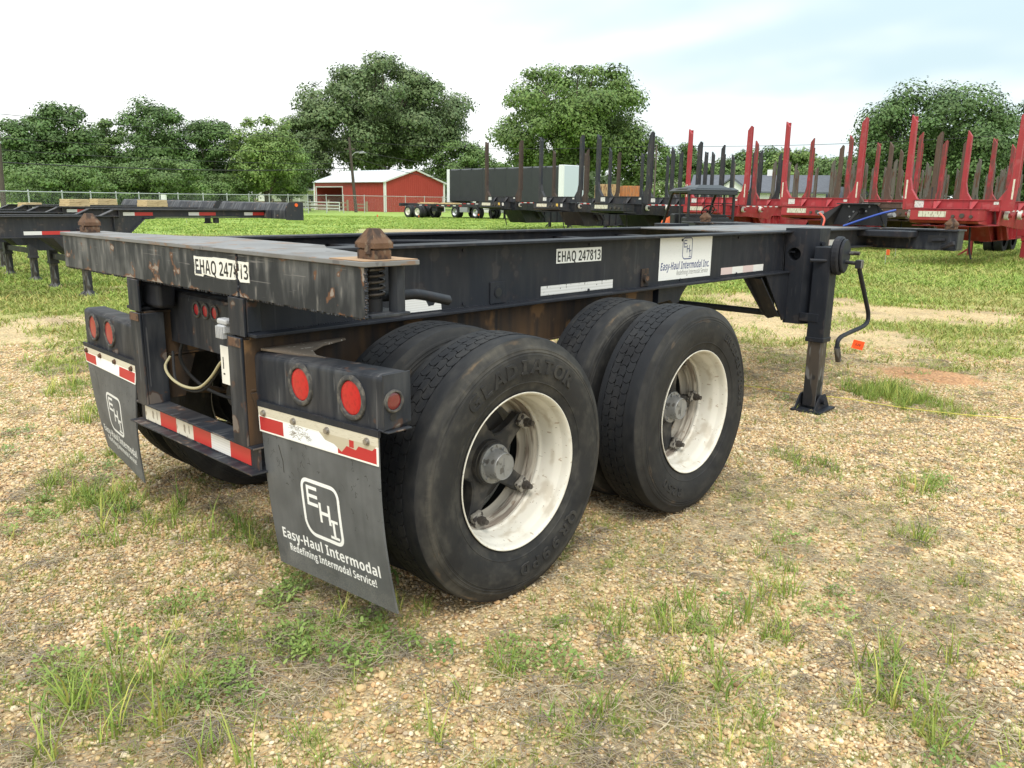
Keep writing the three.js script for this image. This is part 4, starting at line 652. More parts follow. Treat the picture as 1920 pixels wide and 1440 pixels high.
// grass: tufts of bent blades
function tuft(seed, n, len, w, spread, bend) {
  const r = rng(seed), P = [], Nn = [], C = [], I = [];
  for (let b = 0; b < n; b++) {
    const a = r() * 6.283, L = len * (0.45 + 0.55 * r()), lean = bend * (0.25 + 0.9 * r()), bx0 = spread * (r() - 0.5), bz0 = spread * (r() - 0.5), dx = Math.cos(a), dz = Math.sin(a), wd = w * (0.7 + 0.6 * r()), tw = r() * 3.14, sx = Math.cos(a + 1.57 + 0.6 * (tw - 1.5)), sz = Math.sin(a + 1.57 + 0.6 * (tw - 1.5));
    const base = P.length / 3, tone = 0.75 + 0.5 * r(), dry = r() < 0.12 ? 1 : 0;
    for (let k = 0; k <= 3; k++) {
      const t = k / 3, out = lean * L * t * t, up = L * t * (1 - 0.35 * lean * t), hw = wd * (1 - t * t) * 0.5 + (k === 3 ? 0.0002 : 0), tc = tone;
      const col = dry ? [1.55 * tc, 1.12 * tc, 1.5 * tc] : [tc, tc, tc];
      for (const s of [-1, 1]) { P.push(bx0 + dx * out + s * sx * hw, up, bz0 + dz * out + s * sz * hw); Nn.push(dx * 0.5, 0.75, dz * 0.5); C.push(...col); }
      if (k) { const q = base + k * 2; I.push(q - 2, q - 1, q, q, q - 1, q + 1); }
    }
  }
  const g = new THREE.BufferGeometry(); g.setAttribute('position', new THREE.Float32BufferAttribute(P, 3)); g.setAttribute('normal', new THREE.Float32BufferAttribute(Nn, 3)); g.setAttribute('color', new THREE.Float32BufferAttribute(C, 3)); g.setIndex(I); g.computeVertexNormals(); return g;
}
{
  const blade = S({ vertexColors: true, roughness: 0.75, side: THREE.DoubleSide });
  const r = rng(4), tall = [[], [], []], mid = [[], []], weeds = [], straw = [];
  const green = (d) => { const k = r(); return mix3([0.150, 0.255, 0.038], [0.28, 0.37, 0.066], k); };
  const clear = (x, z) => !(x > 0.58 && x < 1.2 && (Math.abs(z + 0.69) < 0.3 || Math.abs(z + 1.93) < 0.3));
  const put = (L, x, z, s, h = 1) => { const c = green(); L.push([x, lift(x, z) - 0.012, z, 0.15 * (r() - 0.5), r() * 6.28, 0.15 * (r() - 0.5), s, s * h, s, ...c]); };
  // clumps that stand out in the foreground
  const clumps = [[0.80, 0.74, 9, 1.25], [0.86, 0.50, 12, 1.1], [0.62, 0.62, 7, 1.0], [-0.5, 0.16, 8, 1], [-0.75, 0.02, 10, 1.05], [-0.5, -0.12, 8, 1.1], [-0.2, -0.16, 9, 1.15], [0.06, -0.30, 8, 1], [0.9, -0.02, 6, 0.8], [0.96, -0.36, 8, 0.8], [1.5, -0.16, 4, 1.0], [0.55, 0.32, 3, 0.9], [1.23, 0.45, 3, 1.0], [1.51, 0.20, 3, 0.9], [1.06, -5.22, 70, 1.05], [0.88, -5.36, 60, 1.05], [1.30, -5.10, 44, 0.9], [1.42, -5.04, 30, 0.8], [1.36, -3.0, 9, 0.9], [1.18, -3.1, 7, 0.9], [1.92, -3.06, 8, 1], [2.0, -2.9, 6, 0.9], [2.18, -2.36, 5, 0.9], [1.9, -1.33, 5, 1.1], [2.05, -1.2, 5, 1.1], [2.4, -1.3, 5, 1.1], [2.42, -0.98, 10, 1.1], [2.02, -0.68, 4, 1.2], [1.68, -1.05, 5, 1.0], [2.2, -0.46, 4, 1.0], [2.72, -0.9, 5, 1.1], [1.9, -0.2, 4, 1.1], [1.32, 0.48, 6, 1], [-1.05, 0.22, 7, 0.9], [-1.6, -0.2, 9, 1], [-1.3, 0.05, 8, 1.0], [-2.2, -0.9, 12, 1.1], [-2.7, -1.2, 14, 1.1], [-3.3, -1.2, 14, 1.1], [-2.0, -1.4, 12, 1.0], [0.3, -0.9, 6, 1.2], [0.1, -0.75, 5, 1.3], [-0.25, -0.72, 6, 1.1], [0.75, -2.8, 10, 1.0], [0.4, -3.6, 10, 1.1], [1.75, -1.75, 4, 0.9], [1.55, -0.75, 4, 1.0], [1.38, -0.62, 3, 0.8], [-3.5, -0.75, 26, 1.1], [-3.9, -1.3, 30, 1.1], [-2.6, -0.65, 22, 1.05], [-3.0, -1.5, 26, 1.1], [-4.4, -0.95, 26, 1.1], [-4.4, -1.9, 26, 1.1], [-3.1, -2.0, 24, 1.1], [-1.02, -0.02, 10, 1.0], [-0.98, 0.12, 9, 1.0], [1.62, -0.9, 7, 0.9], [1.75, -1.0, 7, 0.9]];
  for (const [x, z, n, s] of clumps) for (let i = 0; i < n; i++) { const a = r() * 6.28, q = 0.16 * Math.sqrt(r()) * (n > 14 ? 1.7 : 1), X = x + q * Math.cos(a), Z = z + q * Math.sin(a); if (clear(X, Z)) put(tall[i % 3], X, Z, (0.52 + 0.5 * r()) * s); }
  // scattered tufts, thick where the turf is
  for (let k = 0; k < 60000; k++) {
    const [x, z, d] = spot(r, 1.6, 13, 1.0); const g = turf(x, z), patch = fbm(x * 2.6 + 30, z * 2.6, 3), p = Math.pow(sm(0.12, 0.9, g), 1.5) * sm(0.38, 0.62, patch + 0.24 * g);
    if (!clear(x, z) || r() > p * 0.7 + 0.018) continue;
    put(tall[k % 3], x, z, (0.24 + 0.5 * r() * (0.5 + 0.6 * g)) * (d > 6 ? 1.0 : 0.85));
  }
  for (let k = 0; k < 90000; k++) {
    const [x, z, d] = spot(r, 8, 34, 1.15); const g = turf(x, z) + 0.5 * sm(13, 19, d), patch = fbm(x * 1.2 + 30, z * 1.2, 3);
    const big = fbm(x * 0.33 + 12, z * 0.5 + 71, 4);
    if (r() > sm(0.18, 0.85, g) * sm(0.34, 0.60, patch + 0.22 * g) * (0.45 + 0.55 * sm(0.36, 0.56, big)) || drive(x, z) > 0.3) continue;
    const c = mix3(green(), [0.30, 0.27, 0.10], r() < 0.18 ? 0.7 : 0.4 * sm(0.55, 0.35, big)); const s = (0.55 + 0.8 * r()) * mix(0.7, 1.2, sm(8, 22, d)); mid[k % 2].push([x, -0.015, z, 0.1 * (r() - 0.5), r() * 6.28, 0.1 * (r() - 0.5), s * 1.5, s * 0.85, s * 1.5, c[0] * 1.15, c[1] * 1.10, c[2] * 1.15]);
  }
  for (let k = 0; k < 42000; k++) {
    const [x, z, d] = spot(r, 34, 74, 1.0, 0.62); if (drive(x, z) > 0.25 || r() > sm(0.3, 0.55, fbm(x * 0.25, z * 0.25 + 4, 3)) * 0.9 + 0.15) continue;
    const c = green(), s = 0.7 + 0.7 * r(); mid[k % 2].push([x, -0.02, z, 0, r() * 6.28, 0, s * 3, s * 0.9, s * 3, c[0] * 1.15, c[1] * 1.15, c[2] * 1.15]);
  }
  // small sprouts nearly everywhere
  for (let k = 0; k < 52000; k++) { const [x, z] = spot(r, 1.55, 9.5, 1.05); if (!clear(x, z) || r() > 0.20 + 0.80 * sm(0.42, 0.62, fbm(x * 2.4 + 90, z * 2.4 + 17, 4)) * (0.40 + 0.8 * turf(x, z))) continue; put(tall[k % 3], x, z, 0.18 + 0.30 * r() * r(), 0.9); }
  // low leafy weeds
  for (let k = 0; k < 7000; k++) { const [x, z, d] = spot(r, 1.6, 8, 1.0); const g = turf(x + 13, z - 7), w = fbm(x * 1.9 + 80, z * 1.9 + 44, 3) + 0.2 * sm(1.0, 0.3, Math.hypot(x - 0.85, z + 0.15)) + 0.14 * sm(0.9, 0.3, Math.hypot(x + 0.7, z - 0.05)); if (!clear(x, z) || r() > 0.28 * sm(0.58, 0.86, w)) continue; const s = 0.4 + 0.6 * r(), c = mix3([0.13, 0.215, 0.045], [0.23, 0.31, 0.075], r()); weeds.push([x, lift(x, z) - 0.006, z, 0.2 * (r() - 0.5), r() * 6.28, 0.2 * (r() - 0.5), s, s * (0.8 + 0.5 * r()), s, ...c]); }
  // dry stalks lying about, and dark litter
  for (let k = 0; k < 16000; k++) { const [x, z, d] = spot(r, 1.55, 9, 1.1); const l = fbm(x * 2.1, z * 2.1 + 50, 3), g = turf(x, z); if (r() > 0.08 + 0.55 * sm(0.5, 0.68, l) * (0.35 + g)) continue; const c = r() < 0.55 ? mix3([0.34, 0.28, 0.18], [0.50, 0.43, 0.30], r()) : mix3([0.20, 0.17, 0.13], [0.32, 0.27, 0.21], r()); straw.push([x, lift(x, z) + 0.002, z, 0.25 * (r() - 0.5), r() * 6.28, 0.25 * (r() - 0.5), 0.5 + 0.9 * r(), 0.6 + 0.8 * r(), 0.5 + 0.9 * r(), ...c]); }
  const leafy = (() => { const q = rng(8), gs = []; for (let i = 0; i < 64; i++) { const a = q() * 6.28, d = 0.085 * Math.sqrt(q()), h = (0.010 + 0.06 * q()) * (1.15 - d * 6), s = 0.0035 + 0.0045 * q(); const g = new THREE.CircleGeometry(s, 5); g.scale(1, 1.7, 1); g.rotateX(-1.2 + 0.9 * (q() - 0.5)); g.rotateY(q() * 6.28); g.translate(d * Math.cos(a), h, d * Math.sin(a)); gs.push(clean(g)); } for (let i = 0; i < 12; i++) { const a = q() * 6.28, d = 0.07 * q(); gs.push(clean(cyl([0, 0, 0], [d * Math.cos(a), 0.05 * q() + 0.01, d * Math.sin(a)], 0.0012, 3))); } return mergeGeometries(gs); })();
  const stalk = (() => { const q = rng(3), gs = []; for (let i = 0; i < 9; i++) { const a = q() * 6.28, L = 0.035 + 0.07 * q(), x = 0.06 * (q() - 0.5), z = 0.06 * (q() - 0.5), h = 0.002 + 0.016 * q(); gs.push(clean(tube([[x, h * q(), z], [x + L * 0.5 * Math.cos(a), h + 0.004, z + L * 0.5 * Math.sin(a)], [x + L * Math.cos(a + 0.3), h * q(), z + L * Math.sin(a + 0.3)]], 0.0009 + 0.0007 * q(), 3, 3))); } return mergeGeometries(gs); })();
  const specs = [[11, 22, 0.17, 0.0046, 0.10, 0.95], [12, 15, 0.21, 0.0052, 0.07, 0.8], [13, 26, 0.12, 0.0042, 0.12, 1.05]];
  tall.forEach((l, i) => scatter('grass', ['bright green grass tufts of middle height growing through the gravel', 'tall thin green grass tufts growing through the gravel', 'short dense green grass tufts growing through the gravel'][i], 'grass', clean(tuft(...specs[i])), blade, l));
  mid.forEach((l, i) => scatter('turf', ['yellow green turf of broad blades covering the field beyond the trailer', 'green turf of finer blades covering the field beyond the trailer'][i], 'grass', clean(tuft(31 + i, i ? 18 : 14, 0.12, i ? 0.009 : 0.012, 0.22, 0.8)), blade, l));
  scatter('weeds', 'low leafy green weeds in mats on the gravel', 'weeds', leafy, S({ roughness: 0.7, side: THREE.DoubleSide }), weeds);
  scatter('dry_grass', 'dry straw and dark dead stalks lying on the gravel', 'dry grass', stalk, S({ roughness: 0.9 }), straw);
}

// ------------------------------------------------------------ other trailers parked in the yard
M.yardBlack = S({ map: blackPaint(0.12, 0.12, 0.15, 7), roughness: 0.55 });
const redPaint = (rust, o) => texture(512, 1.8, (u, v) => {
  let c = mix3([0.30, 0.019, 0.027], [0.38, 0.034, 0.042], tf(u, v, 6, 6, 4, o));
  c = mix3(c, [0.17, 0.03, 0.03], 0.6 * sm(0.5, 0.8, tf(u, v, 30, 3, 4, o + 1)));
  c = mix3(c, [0.42, 0.12, 0.12], 0.35 * sm(0.58, 0.75, tf(u, v, 12, 12, 4, o + 2)));
  return mix3(c, [0.12, 0.05, 0.04], Math.min(1, rust * 1.05) * sm(0.60 - 0.30 * rust, 0.86 - 0.2 * rust, tf(u, v, 16, 5, 5, o + 3)));
});
M.red = S({ map: redPaint(0.18, 1), roughness: 0.5 }); M.redRust = S({ map: redPaint(0.85, 2), roughness: 0.75 });
M.brown = S({ map: texture(256, 1.4, (u, v) => mix3([0.060, 0.040, 0.031], [0.125, 0.080, 0.058], tf(u, v, 8, 4, 4, 1))), roughness: 0.85 });
M.darkStake = S({ map: texture(256, 1.4, (u, v) => mix3([0.030, 0.022, 0.020], [0.075, 0.048, 0.036], tf(u, v, 8, 4, 4, 1))), roughness: 0.8 });
M.greyStake = S({ map: texture(256, 1.4, (u, v) => mix3(mix3([0.070, 0.060, 0.053], [0.145, 0.125, 0.108], tf(u, v, 12, 3, 4, 1)), [0.10, 0.045, 0.03], sm(0.52, 0.64, tf(u, v, 7, 3, 4, 4)))), roughness: 0.85 });
M.label = S({ map: texture(128, 0.3, (u, v) => mix3([0.66, 0.66, 0.64], [0.30, 0.30, 0.32], sm(0.6, 0.7, tf(u, v, 20, 14, 3, 1)))), roughness: 0.5 });
M.labelOld = S({ map: texture(128, 0.5, (u, v) => mix3([0.62, 0.60, 0.50], [0.38, 0.33, 0.25], sm(0.56, 0.7, tf(u, v, 16, 6, 3, 3)))), roughness: 0.6 });
M.yellow = S({ color: lin(0.62, 0.42, 0.08), roughness: 0.6 }); M.strap = S({ color: lin(0.62, 0.60, 0.55), roughness: 0.7 });
M.darkTyre = S({ map: M.tyreB.map, roughness: 0.8 });
M.steelRim = S({ color: lin(0.62, 0.60, 0.54), roughness: 0.5 }); M.aluRim = S({ color: lin(0.62, 0.64, 0.66), roughness: 0.3, metalness: 0.6 });
const farTyre = geo([revolve([[[0.10, 0.29], [0.13, 0.36], [0.135, 0.42], [0.125, 0.47], [0.10, 0.50], [-0.10, 0.50], [-0.125, 0.47], [-0.135, 0.42], [-0.10, 0.29]]], 28)]);
const farRim = geo([revolve([[[0.10, 0.30], [0.115, 0.30], [0.115, 0.285], [0.02, 0.25], [-0.02, 0.16], [-0.02, 0.13], [0.04, 0.12], [0.05, 0.06], [0.05, 0.0]]], 24)]);
function farWheel(parent, x, y, z, turn, rimM = M.steelRim) { const w = mesh('wheel', farTyre, M.darkTyre, parent); w.position.set(x, y, z); w.rotation.y = turn; mesh('rim', farRim, rimM, w); return w; }
const atParent = (g, m, name, parent) => mesh(name, geo(g), m, parent);

// gooseneck container chassis on the left: rails run along -z, origin under the landing legs' mid line
function gooseneck(label, x, z) {
  const t = thing('gooseneck_chassis', label, 'trailer', [x, 0, z], 0, 'gooseneck chassis parked in a row on the left'), K = M.yardBlack;
  for (const s of [1, -1]) {
    const X = (a, b) => mirror(s, a, b);
    part(t, 'main_rail', [bx(...X(0.48, 0.495), 0.875, 1.165, 8.0, -0.75, 0), bx(...X(0.43, 0.56), 1.160, 1.175, 8.0, -0.60), bx(...X(0.43, 0.56), 0.866, 0.880, 8.0, -0.30), prism('x', [[-0.30, 0.868], [-0.75, 0.868], [-1.02, 1.13], [-1.02, 1.17], [-0.30, 1.17]], s * 0.4815, s * 0.4935, 0), beam([s * 0.49, 0.874, -0.72], [s * 0.49, 1.132, -1.0], 0.12, 0.012)], K);
    part(t, 'gooseneck_rail', [bx(...X(0.482, 0.494), 1.15, 1.262, -0.62, -3.32, 0), bx(...X(0.43, 0.56), 1.257, 1.270, -0.52, -3.32), bx(...X(0.43, 0.56), 1.132, 1.145, -0.98, -3.32), beam([s * 0.495, 1.172, -0.34], [s * 0.495, 1.262, -0.54], 0.12, 0.014), prism('x', [[-0.36, 1.166], [-0.56, 1.258], [-0.70, 1.258], [-0.70, 1.166]], s * 0.483, s * 0.493, 0)], K);
    part(t, 'rail_rib', [bx(...X(0.494, 0.55), 0.88, 1.16, -0.52, -0.53), bx(...X(0.494, 0.55), 1.146, 1.256, -0.60, -0.612)], K);
    for (const [zz, y, L] of [[-0.685, 1.175, 0.46], [-1.73, 1.175, 0.47], [-2.72, 1.175, 0.42], [0.72, 0.905, 0.62], [2.6, 0.905, 0.62]]) { part(t, 'reflective_tape', [bx(...X(0.4951, 0.4975), y, y + 0.052, zz, zz - L * 0.38, 0)], M.tapeWhite); part(t, 'reflective_tape', [bx(...X(0.4951, 0.4975), y, y + 0.052, zz - L * 0.38, zz - L, 0)], M.tapeRed); }
    part(t, 'leg_bracket', [hull([[s * 0.5, 0.866, 0.55], [s * 0.5, 0.866, -0.35], [s * 0.68, 0.866, 0.4], [s * 0.68, 0.866, -0.2], [s * 0.5, 0.62, 0.25], [s * 0.5, 0.62, -0.2], [s * 0.66, 0.62, 0.2], [s * 0.66, 0.62, -0.15]])], K);
    const leg = part(t, 'landing_leg', [bx(...X(0.635, 0.765), 0.42, 1.0, -0.065, 0.065, 0.01), bx(...X(0.628, 0.772), 0.40, 0.44, -0.072, 0.072, 0.005)], K);
    part(leg, 'inner_leg', [bx(...X(0.648, 0.752), 0.03, 0.41, -0.052, 0.052, 0.008)], M.legRust); part(leg, 'foot', [hull([[s * 0.60, 0.0, 0.13], [s * 0.80, 0.0, 0.13], [s * 0.60, 0.0, -0.13], [s * 0.80, 0.0, -0.13], [s * 0.65, 0.09, 0.04], [s * 0.75, 0.09, 0.04], [s * 0.65, 0.09, -0.04], [s * 0.75, 0.09, -0.04]])], M.legRust);
  }
  part(t, 'leg_brace', [beam([-0.64, 0.52, 0], [0.64, 0.52, 0.0], 0.05, 0.09)], K);
  for (const zz of [-1.2, -2.2, -3.1, 1.2, 2.6, 4]) part(t, 'cross_member', [bx(-0.48, 0.48, zz < -1 ? 1.16 : 1.02, zz < -1 ? 1.25 : 1.14, zz - 0.05, zz + 0.05)], K);
  const b = part(t, 'front_bolster', [prism('x', [[-3.10, 1.125], [-3.10, 1.27], [-3.16, 1.38], [-3.20, 1.40], [-3.42, 1.40], [-3.46, 1.30], [-3.46, 1.118]], -1.14, 1.17, 0.006)], M.worn);
  part(b, 'end_plate', [prism('x', [[-3.12, 1.11], [-3.12, 1.26], [-3.18, 1.405], [-3.46, 1.41], [-3.46, 1.10]], 1.171, 1.185, 0.002)], K); part(b, 'marker_lamp', [cyl([1.185, 1.36, -3.32], [1.195, 1.36, -3.32], 0.03, 12)], M.orange);
  part(t, 'king_pin', [cyl([0, 1.04, -2.3], [0, 1.14, -2.3], 0.05, 12), cyl([0.0, 1.03, -2.3], [0.0, 1.05, -2.3], 0.07, 12), cyl([0.49, 1.05, -2.2], [0.49, 1.14, -2.2], 0.05, 10)], M.black);
  return t;
}
const gn = gooseneck('nearest black gooseneck chassis of the left row, its front bolster level with the far grass', -10.5, -3.07);
copy(gn, 'second black gooseneck chassis of the left row, directly beyond the nearest one', [-13.3, 0, -3.2]);
copy(gn, 'third black gooseneck chassis of the left row, farthest with visible legs and bolster', [-16.15, 0, -3.5]);
const timbers = [];
for (const [x, y, z, L, ry, lab] of [[-16.0, 1.178, -4.25, 0.36, 0.3, 'pale timber block farthest left on the chassis row'], [-13.3, 1.271, -4.2, 0.42, 0.3, 'pale timber block second from left, on the second chassis'], [-16.0, 1.271, -5.72, 0.50, 0.3, 'pale timber block third from left on the chassis row'], [-13.3, 1.271, -5.64, 0.50, 0.3, 'pale timber block nearest the front bolsters of the left row']]) {
  const t = thing('timber_block', lab, 'timber', [x, y, z], ry, 'timber blocks lying on the left chassis row');
  part(t, 'timber', [bx(-0.14, 0.14, 0.001, 0.066, -L / 2, L / 2, 0.004)], M.timber); part(t, 'timber', [bx(-0.135, 0.14, 0.068, 0.13, -L / 2 + 0.01, L / 2 - 0.008, 0.004)], M.timber);
}

// log trailer: local +z is its front, origin below the front bunk
function logTrailer(label, group, x, z, turn, o) {
  const t = thing('log_trailer', label, 'log trailer', [x, 0, z], turn, group), K = o.paint, Y = o.y ?? 1.72, low = o.low ?? 0.62;
  const stakeShape = (s, H) => { const a = [[1.13, Y - 0.26], [1.27, Y - 0.26], [1.30, Y + 0.2], [1.295, H], [1.175, H - 0.17], [1.165, Y + 0.55], [1.10, Y + 0.26], [0.93, Y + 0.002], [0.93, Y - 0.25]]; return s > 0 ? a : a.map(([p, q]) => [-p, q]).reverse(); };
  o.bunks.forEach(([bz, H, m], i) => {
    const K2 = m ?? K;
    if (!o.plain || i < 2) {
      const b = part(t, 'bunk', [bx(-1.0, 1.0, Y - 0.27, Y, bz - 0.10, bz + 0.10, 0.006), bx(-1.0, 1.0, Y - 0.012, Y + 0.008, bz - 0.13, bz + 0.13)], K);
      for (const gx of [-0.42, 0.42]) part(b, 'bunk_gusset', [hull([[gx - 0.10, Y - 0.02, bz + 0.10], [gx + 0.10, Y - 0.02, bz + 0.10], [gx - 0.12, Y - 0.27, bz + 0.10], [gx - 0.02, Y - 0.27, bz + 0.26], [gx - 0.04, Y - 0.27, bz + 0.26], [gx + 0.10, Y - 0.02, bz + 0.115], [gx - 0.12, Y - 0.27, bz + 0.115]])], K);
      if (i === 0) { part(b, 'label_plate', [bx(-0.97, -0.75, Y - 0.20, Y - 0.03, bz + 0.1005, bz + 0.106, 0.001)], M.label); part(b, 'label_plate', [bx(0.86, 0.97, Y - 0.11, Y - 0.04, bz + 0.1005, bz + 0.106, 0.001)], M.label); }
    }
    for (const s of [-1, 1]) { const st = part(t, 'stake', [prism('z', stakeShape(s, H), bz - 0.075, bz + 0.075, 0.006), bx(...mirror(s, 1.20, 1.31), Y + 0.3, H - 0.03 - 0.35 * (i % 2), bz - 0.13, bz - 0.077, 0.004)], o.stake ?? K2); if (i === 0) part(st, 'stake_marking', [bx(...mirror(s, 1.205, 1.245), Y + 0.02, Y + 0.5, bz + 0.0755, bz + 0.0775, 0)], o.mark ?? M.yardBlack); }
  });
  if (o.plain) { part(t, 'frame_rail', [bx(-0.48, -0.36, 1.0, Y - 0.28, 0.6, -10.5, 0.006)], K); part(t, 'frame_rail', [bx(0.36, 0.48, 1.0, Y - 0.28, 0.6, -10.5, 0.006)], K); for (const s of [-1, 1]) for (const zz of [-8.4, -9.7]) farWheel(t, s * 1.02, 0.5, zz, s > 0 ? 0 : Math.PI); return t; }
  part(t, 'skid_plate', [bx(-0.75, 0.75, 1.02, 1.04, 0.85, -2.3, 0.004), prism('x', [[-2.2, 1.02], [-2.32, 1.02], [-2.75, 0.62], [-2.63, 0.62]], -0.7, 0.7, 0.002), bx(-0.7, 0.7, 0.62, 0.78, -2.66, -2.72, 0.004)], K); part(t, 'hanging_hose', [tube([[0.45, 1.1, 0.3], [0.47, 0.8, 0.3], [0.5, 0.45, 0.28], [0.56, 0.22, 0.25]], 0.025, 16, 6)], M.rubberMat);
  part(t, 'drop_plate', [prism('x', [[-0.66, 1.05], [-0.70, 1.05], [-1.28, low], [-1.24, low]], -0.62, 0.62, 0.002)], K);
  const nose = part(t, 'nose_box', [bx(-0.78, 0.78, 1.16, 1.44, 0.25, 1.0, 0.02), bx(-0.80, 0.80, 1.441, 1.455, 0.12, 1.02, 0.004), prism('x', [[1.0, 1.155], [0.2, 1.155], [0.05, 1.05], [0.9, 1.10]], -0.78, 0.78)], K);
  part(nose, 'nose_label', [bx(-0.58, 0.05, 1.245, 1.385, 1.0005, 1.006, 0)], M.labelOld); for (const [x, y, q] of [[0.22, 1.27, 0.04], [0.42, 1.29, 0.055], [0.62, 1.27, 0.04]]) part(nose, 'air_coupling', [cyl([x, y, 1.0], [x, y, 1.05], q, 10)], M.nut);
  if (o.yellow) { part(nose, 'warning_label', [bx(0.62, 0.74, 1.27, 1.40, 1.0006, 1.0066, 0)], M.yellow); part(nose, 'warning_label', [bx(0.80, 0.92, 1.25, 1.40, 0.9, 0.906, 0)], M.label); }
  for (const s of [-1, 1]) {
    const X = (a, b) => mirror(s, a, b);
    part(t, 'frame_rail', [bx(...X(0.40, 0.42), 1.05, 1.44, 0.24, -11, 0), bx(...X(0.32, 0.50), 1.425, 1.44, 0.24, -11), bx(...X(0.32, 0.50), 1.04, 1.055, 0.2, -11), prism('x', [[-0.7, 1.05], [-1.3, low], [-7.4, low], [-8.0, 1.05]], s * 0.40, s * 0.42, 0), bx(...X(0.32, 0.50), low - 0.015, low, -1.3, -7.4)], K); for (let i = 0; i < 4; i++) part(t, 'frame_rib', [bx(...X(0.42, 0.49), low, 1.04, -2.9 - i * 0.55, -2.92 - i * 0.55, 0)], K);
    part(t, 'side_panel', [hull([[s * 1.02, 1.44, 0.1], [s * 1.02, 1.44, -3.2], [s * 1.05, 1.44, 0.1], [s * 1.05, 1.44, -3.2], [s * 0.98, 1.08, 0.1], [s * 0.98, 0.92, -2.6], [s * 1.01, 1.08, 0.1], [s * 1.01, 0.92, -2.6]])], K);
    for (const zz of [-0.15, -1.55]) { const w = part(t, 'strap_winch', [cyl([s * 1.06, 1.30, zz], [s * 1.20, 1.30, zz], 0.07, 14), cyl([s * 1.20, 1.30, zz], [s * 1.25, 1.30, zz], 0.045, 12)], K); part(w, 'strap', [cyl([s * 1.08, 1.30, zz], [s * 1.17, 1.30, zz], 0.105, 18)], M.strap); }
    const leg = part(t, 'landing_leg', [bx(...X(0.62, 0.78), 0.55, 1.36, -4.78, -4.62, 0.01), bx(...X(0.50, 0.70), 0.70, 1.05, -4.66, -4.60)], K);
    part(leg, 'inner_leg', [bx(...X(0.64, 0.76), 0.02, 0.56, -4.76, -4.64, 0.006), beam([s * 0.76, 0.25, -4.7], [s * 1.05, 0.01, -4.7], 0.05, 0.05)], K); part(leg, 'foot', [bx(...X(0.58, 0.82), 0.0, 0.018, -4.82, -4.58, 0.003)], K);
    part(t, 'frame_drop', [hull([[s * 0.52, 1.44, -1.7], [s * 0.52, 1.44, -2.3], [s * 0.62, 1.44, -1.7], [s * 0.62, 1.44, -2.3], [s * 0.52, 0.62, -2.35], [s * 0.52, 0.62, -2.65], [s * 0.60, 0.62, -2.35], [s * 0.60, 0.62, -2.65]])], K);
    for (const zz of [-8.6, -9.85]) { farWheel(t, s * 1.06, 0.5, zz, s > 0 ? 0 : Math.PI, M.aluRim); farWheel(t, s * 0.74, 0.5, zz, s > 0 ? 0 : Math.PI, M.aluRim); }
    for (let i = 0; i < 12; i++) part(t, 'reflective_tape', [bx(...X(1.051, 1.054), 1.395, 1.43, -0.25 - i * 0.24, -0.25 - (i + 1) * 0.24, 0)], i % 2 ? M.tapeWhite : M.tapeRed);
  }
  part(t, 'leg_brace', [beam([-0.66, 0.95, -4.7], [0.66, 0.95, -4.7], 0.06, 0.10)], K);
  part(t, 'frame_cross_member', [bx(-0.40, 0.40, 0.72, 1.0, -4.5, -4.4), bx(-0.40, 0.40, 1.08, 1.4, -2.0, -1.9)], K);
  return t;
}
const bk = M.yardBlack;
const LB = 'black log trailers parked in a row', LR = 'red log trailers parked in a row', LF = 'rusty log trailers standing far behind';
logTrailer('black log trailer at the left end of the row before the tarp covered trailer', LB, -27.3, -30.3, 0.0, { paint: bk, low: 0.36, stake: M.darkStake, yellow: true, bunks: [[0, 4.55], [-5.6, 4.4, null], [-8.6, 4.4, null]], });
logTrailer('second black log trailer from the left, before the grey trailer bulkhead', LB, -22.2, -28.9, 0.0, { paint: bk, low: 0.36, yellow: true, bunks: [[0, 4.5], [-5.6, 4.3], [-8.6, 4.2], [-11.2, 4.2]] });
logTrailer('third black log trailer, standing before the rusty orange bins', LB, -16.0, -25.3, 0.0, { paint: bk, low: 0.36, stake: bk, bunks: [[0, 4.12], [-5.5, 3.95], [-8.4, 3.9], [-11, 3.9]] });
logTrailer('black log trailer half hidden between the third black and the first red one', LB, -16.2, -29.2, 0.0, { paint: bk, low: 0.36, bunks: [[0, 4.0, bk], [-5.5, 3.95]] });
logTrailer('red log trailer behind the black roofed utility cart', LR, -12.8, -26.9, 0.0, { paint: M.red, mark: M.tapeOld, bunks: [[0, 4.28, M.red], [-5.5, 4.2, M.redRust], [-8.6, 4.1, M.brown], [-11.2, 4.0, M.brown]] });
logTrailer('red log trailer right of the utility cart, its nose pointing at the hose panel', LR, -8.03, -25.08, 0.0, { paint: M.red, mark: M.tapeOld, bunks: [[0, 4.17, M.red], [-5.5, 4.1, M.redRust], [-8.4, 4.0, M.redRust], [-11.2, 3.9, M.brown]] });
logTrailer('brown log trailer squeezed between the two nearest red ones', LR, -6.55, -27.6, 0.0, { paint: M.brown, y: 1.62, bunks: [[0, 3.85, M.brown], [-3, 3.8, M.brown]] });
logTrailer('large red log trailer nearest the camera at the right', LR, -2.99, -21.6, 0.0, { paint: M.red, mark: M.tapeOld, y: 1.67, bunks: [[0, 3.80, M.red], [-5.2, 3.78, M.red], [-8.2, 3.75, M.redRust], [-10.8, 3.7, M.redRust]] });
logTrailer('red log trailer cut by the right edge of the picture', LR, 0.3, -24.2, 0.0, { paint: M.red, y: 1.30, bunks: [[0, 3.3, M.redRust], [-3.0, 3.3, M.brown], [-6, 3.3, M.brown]] });
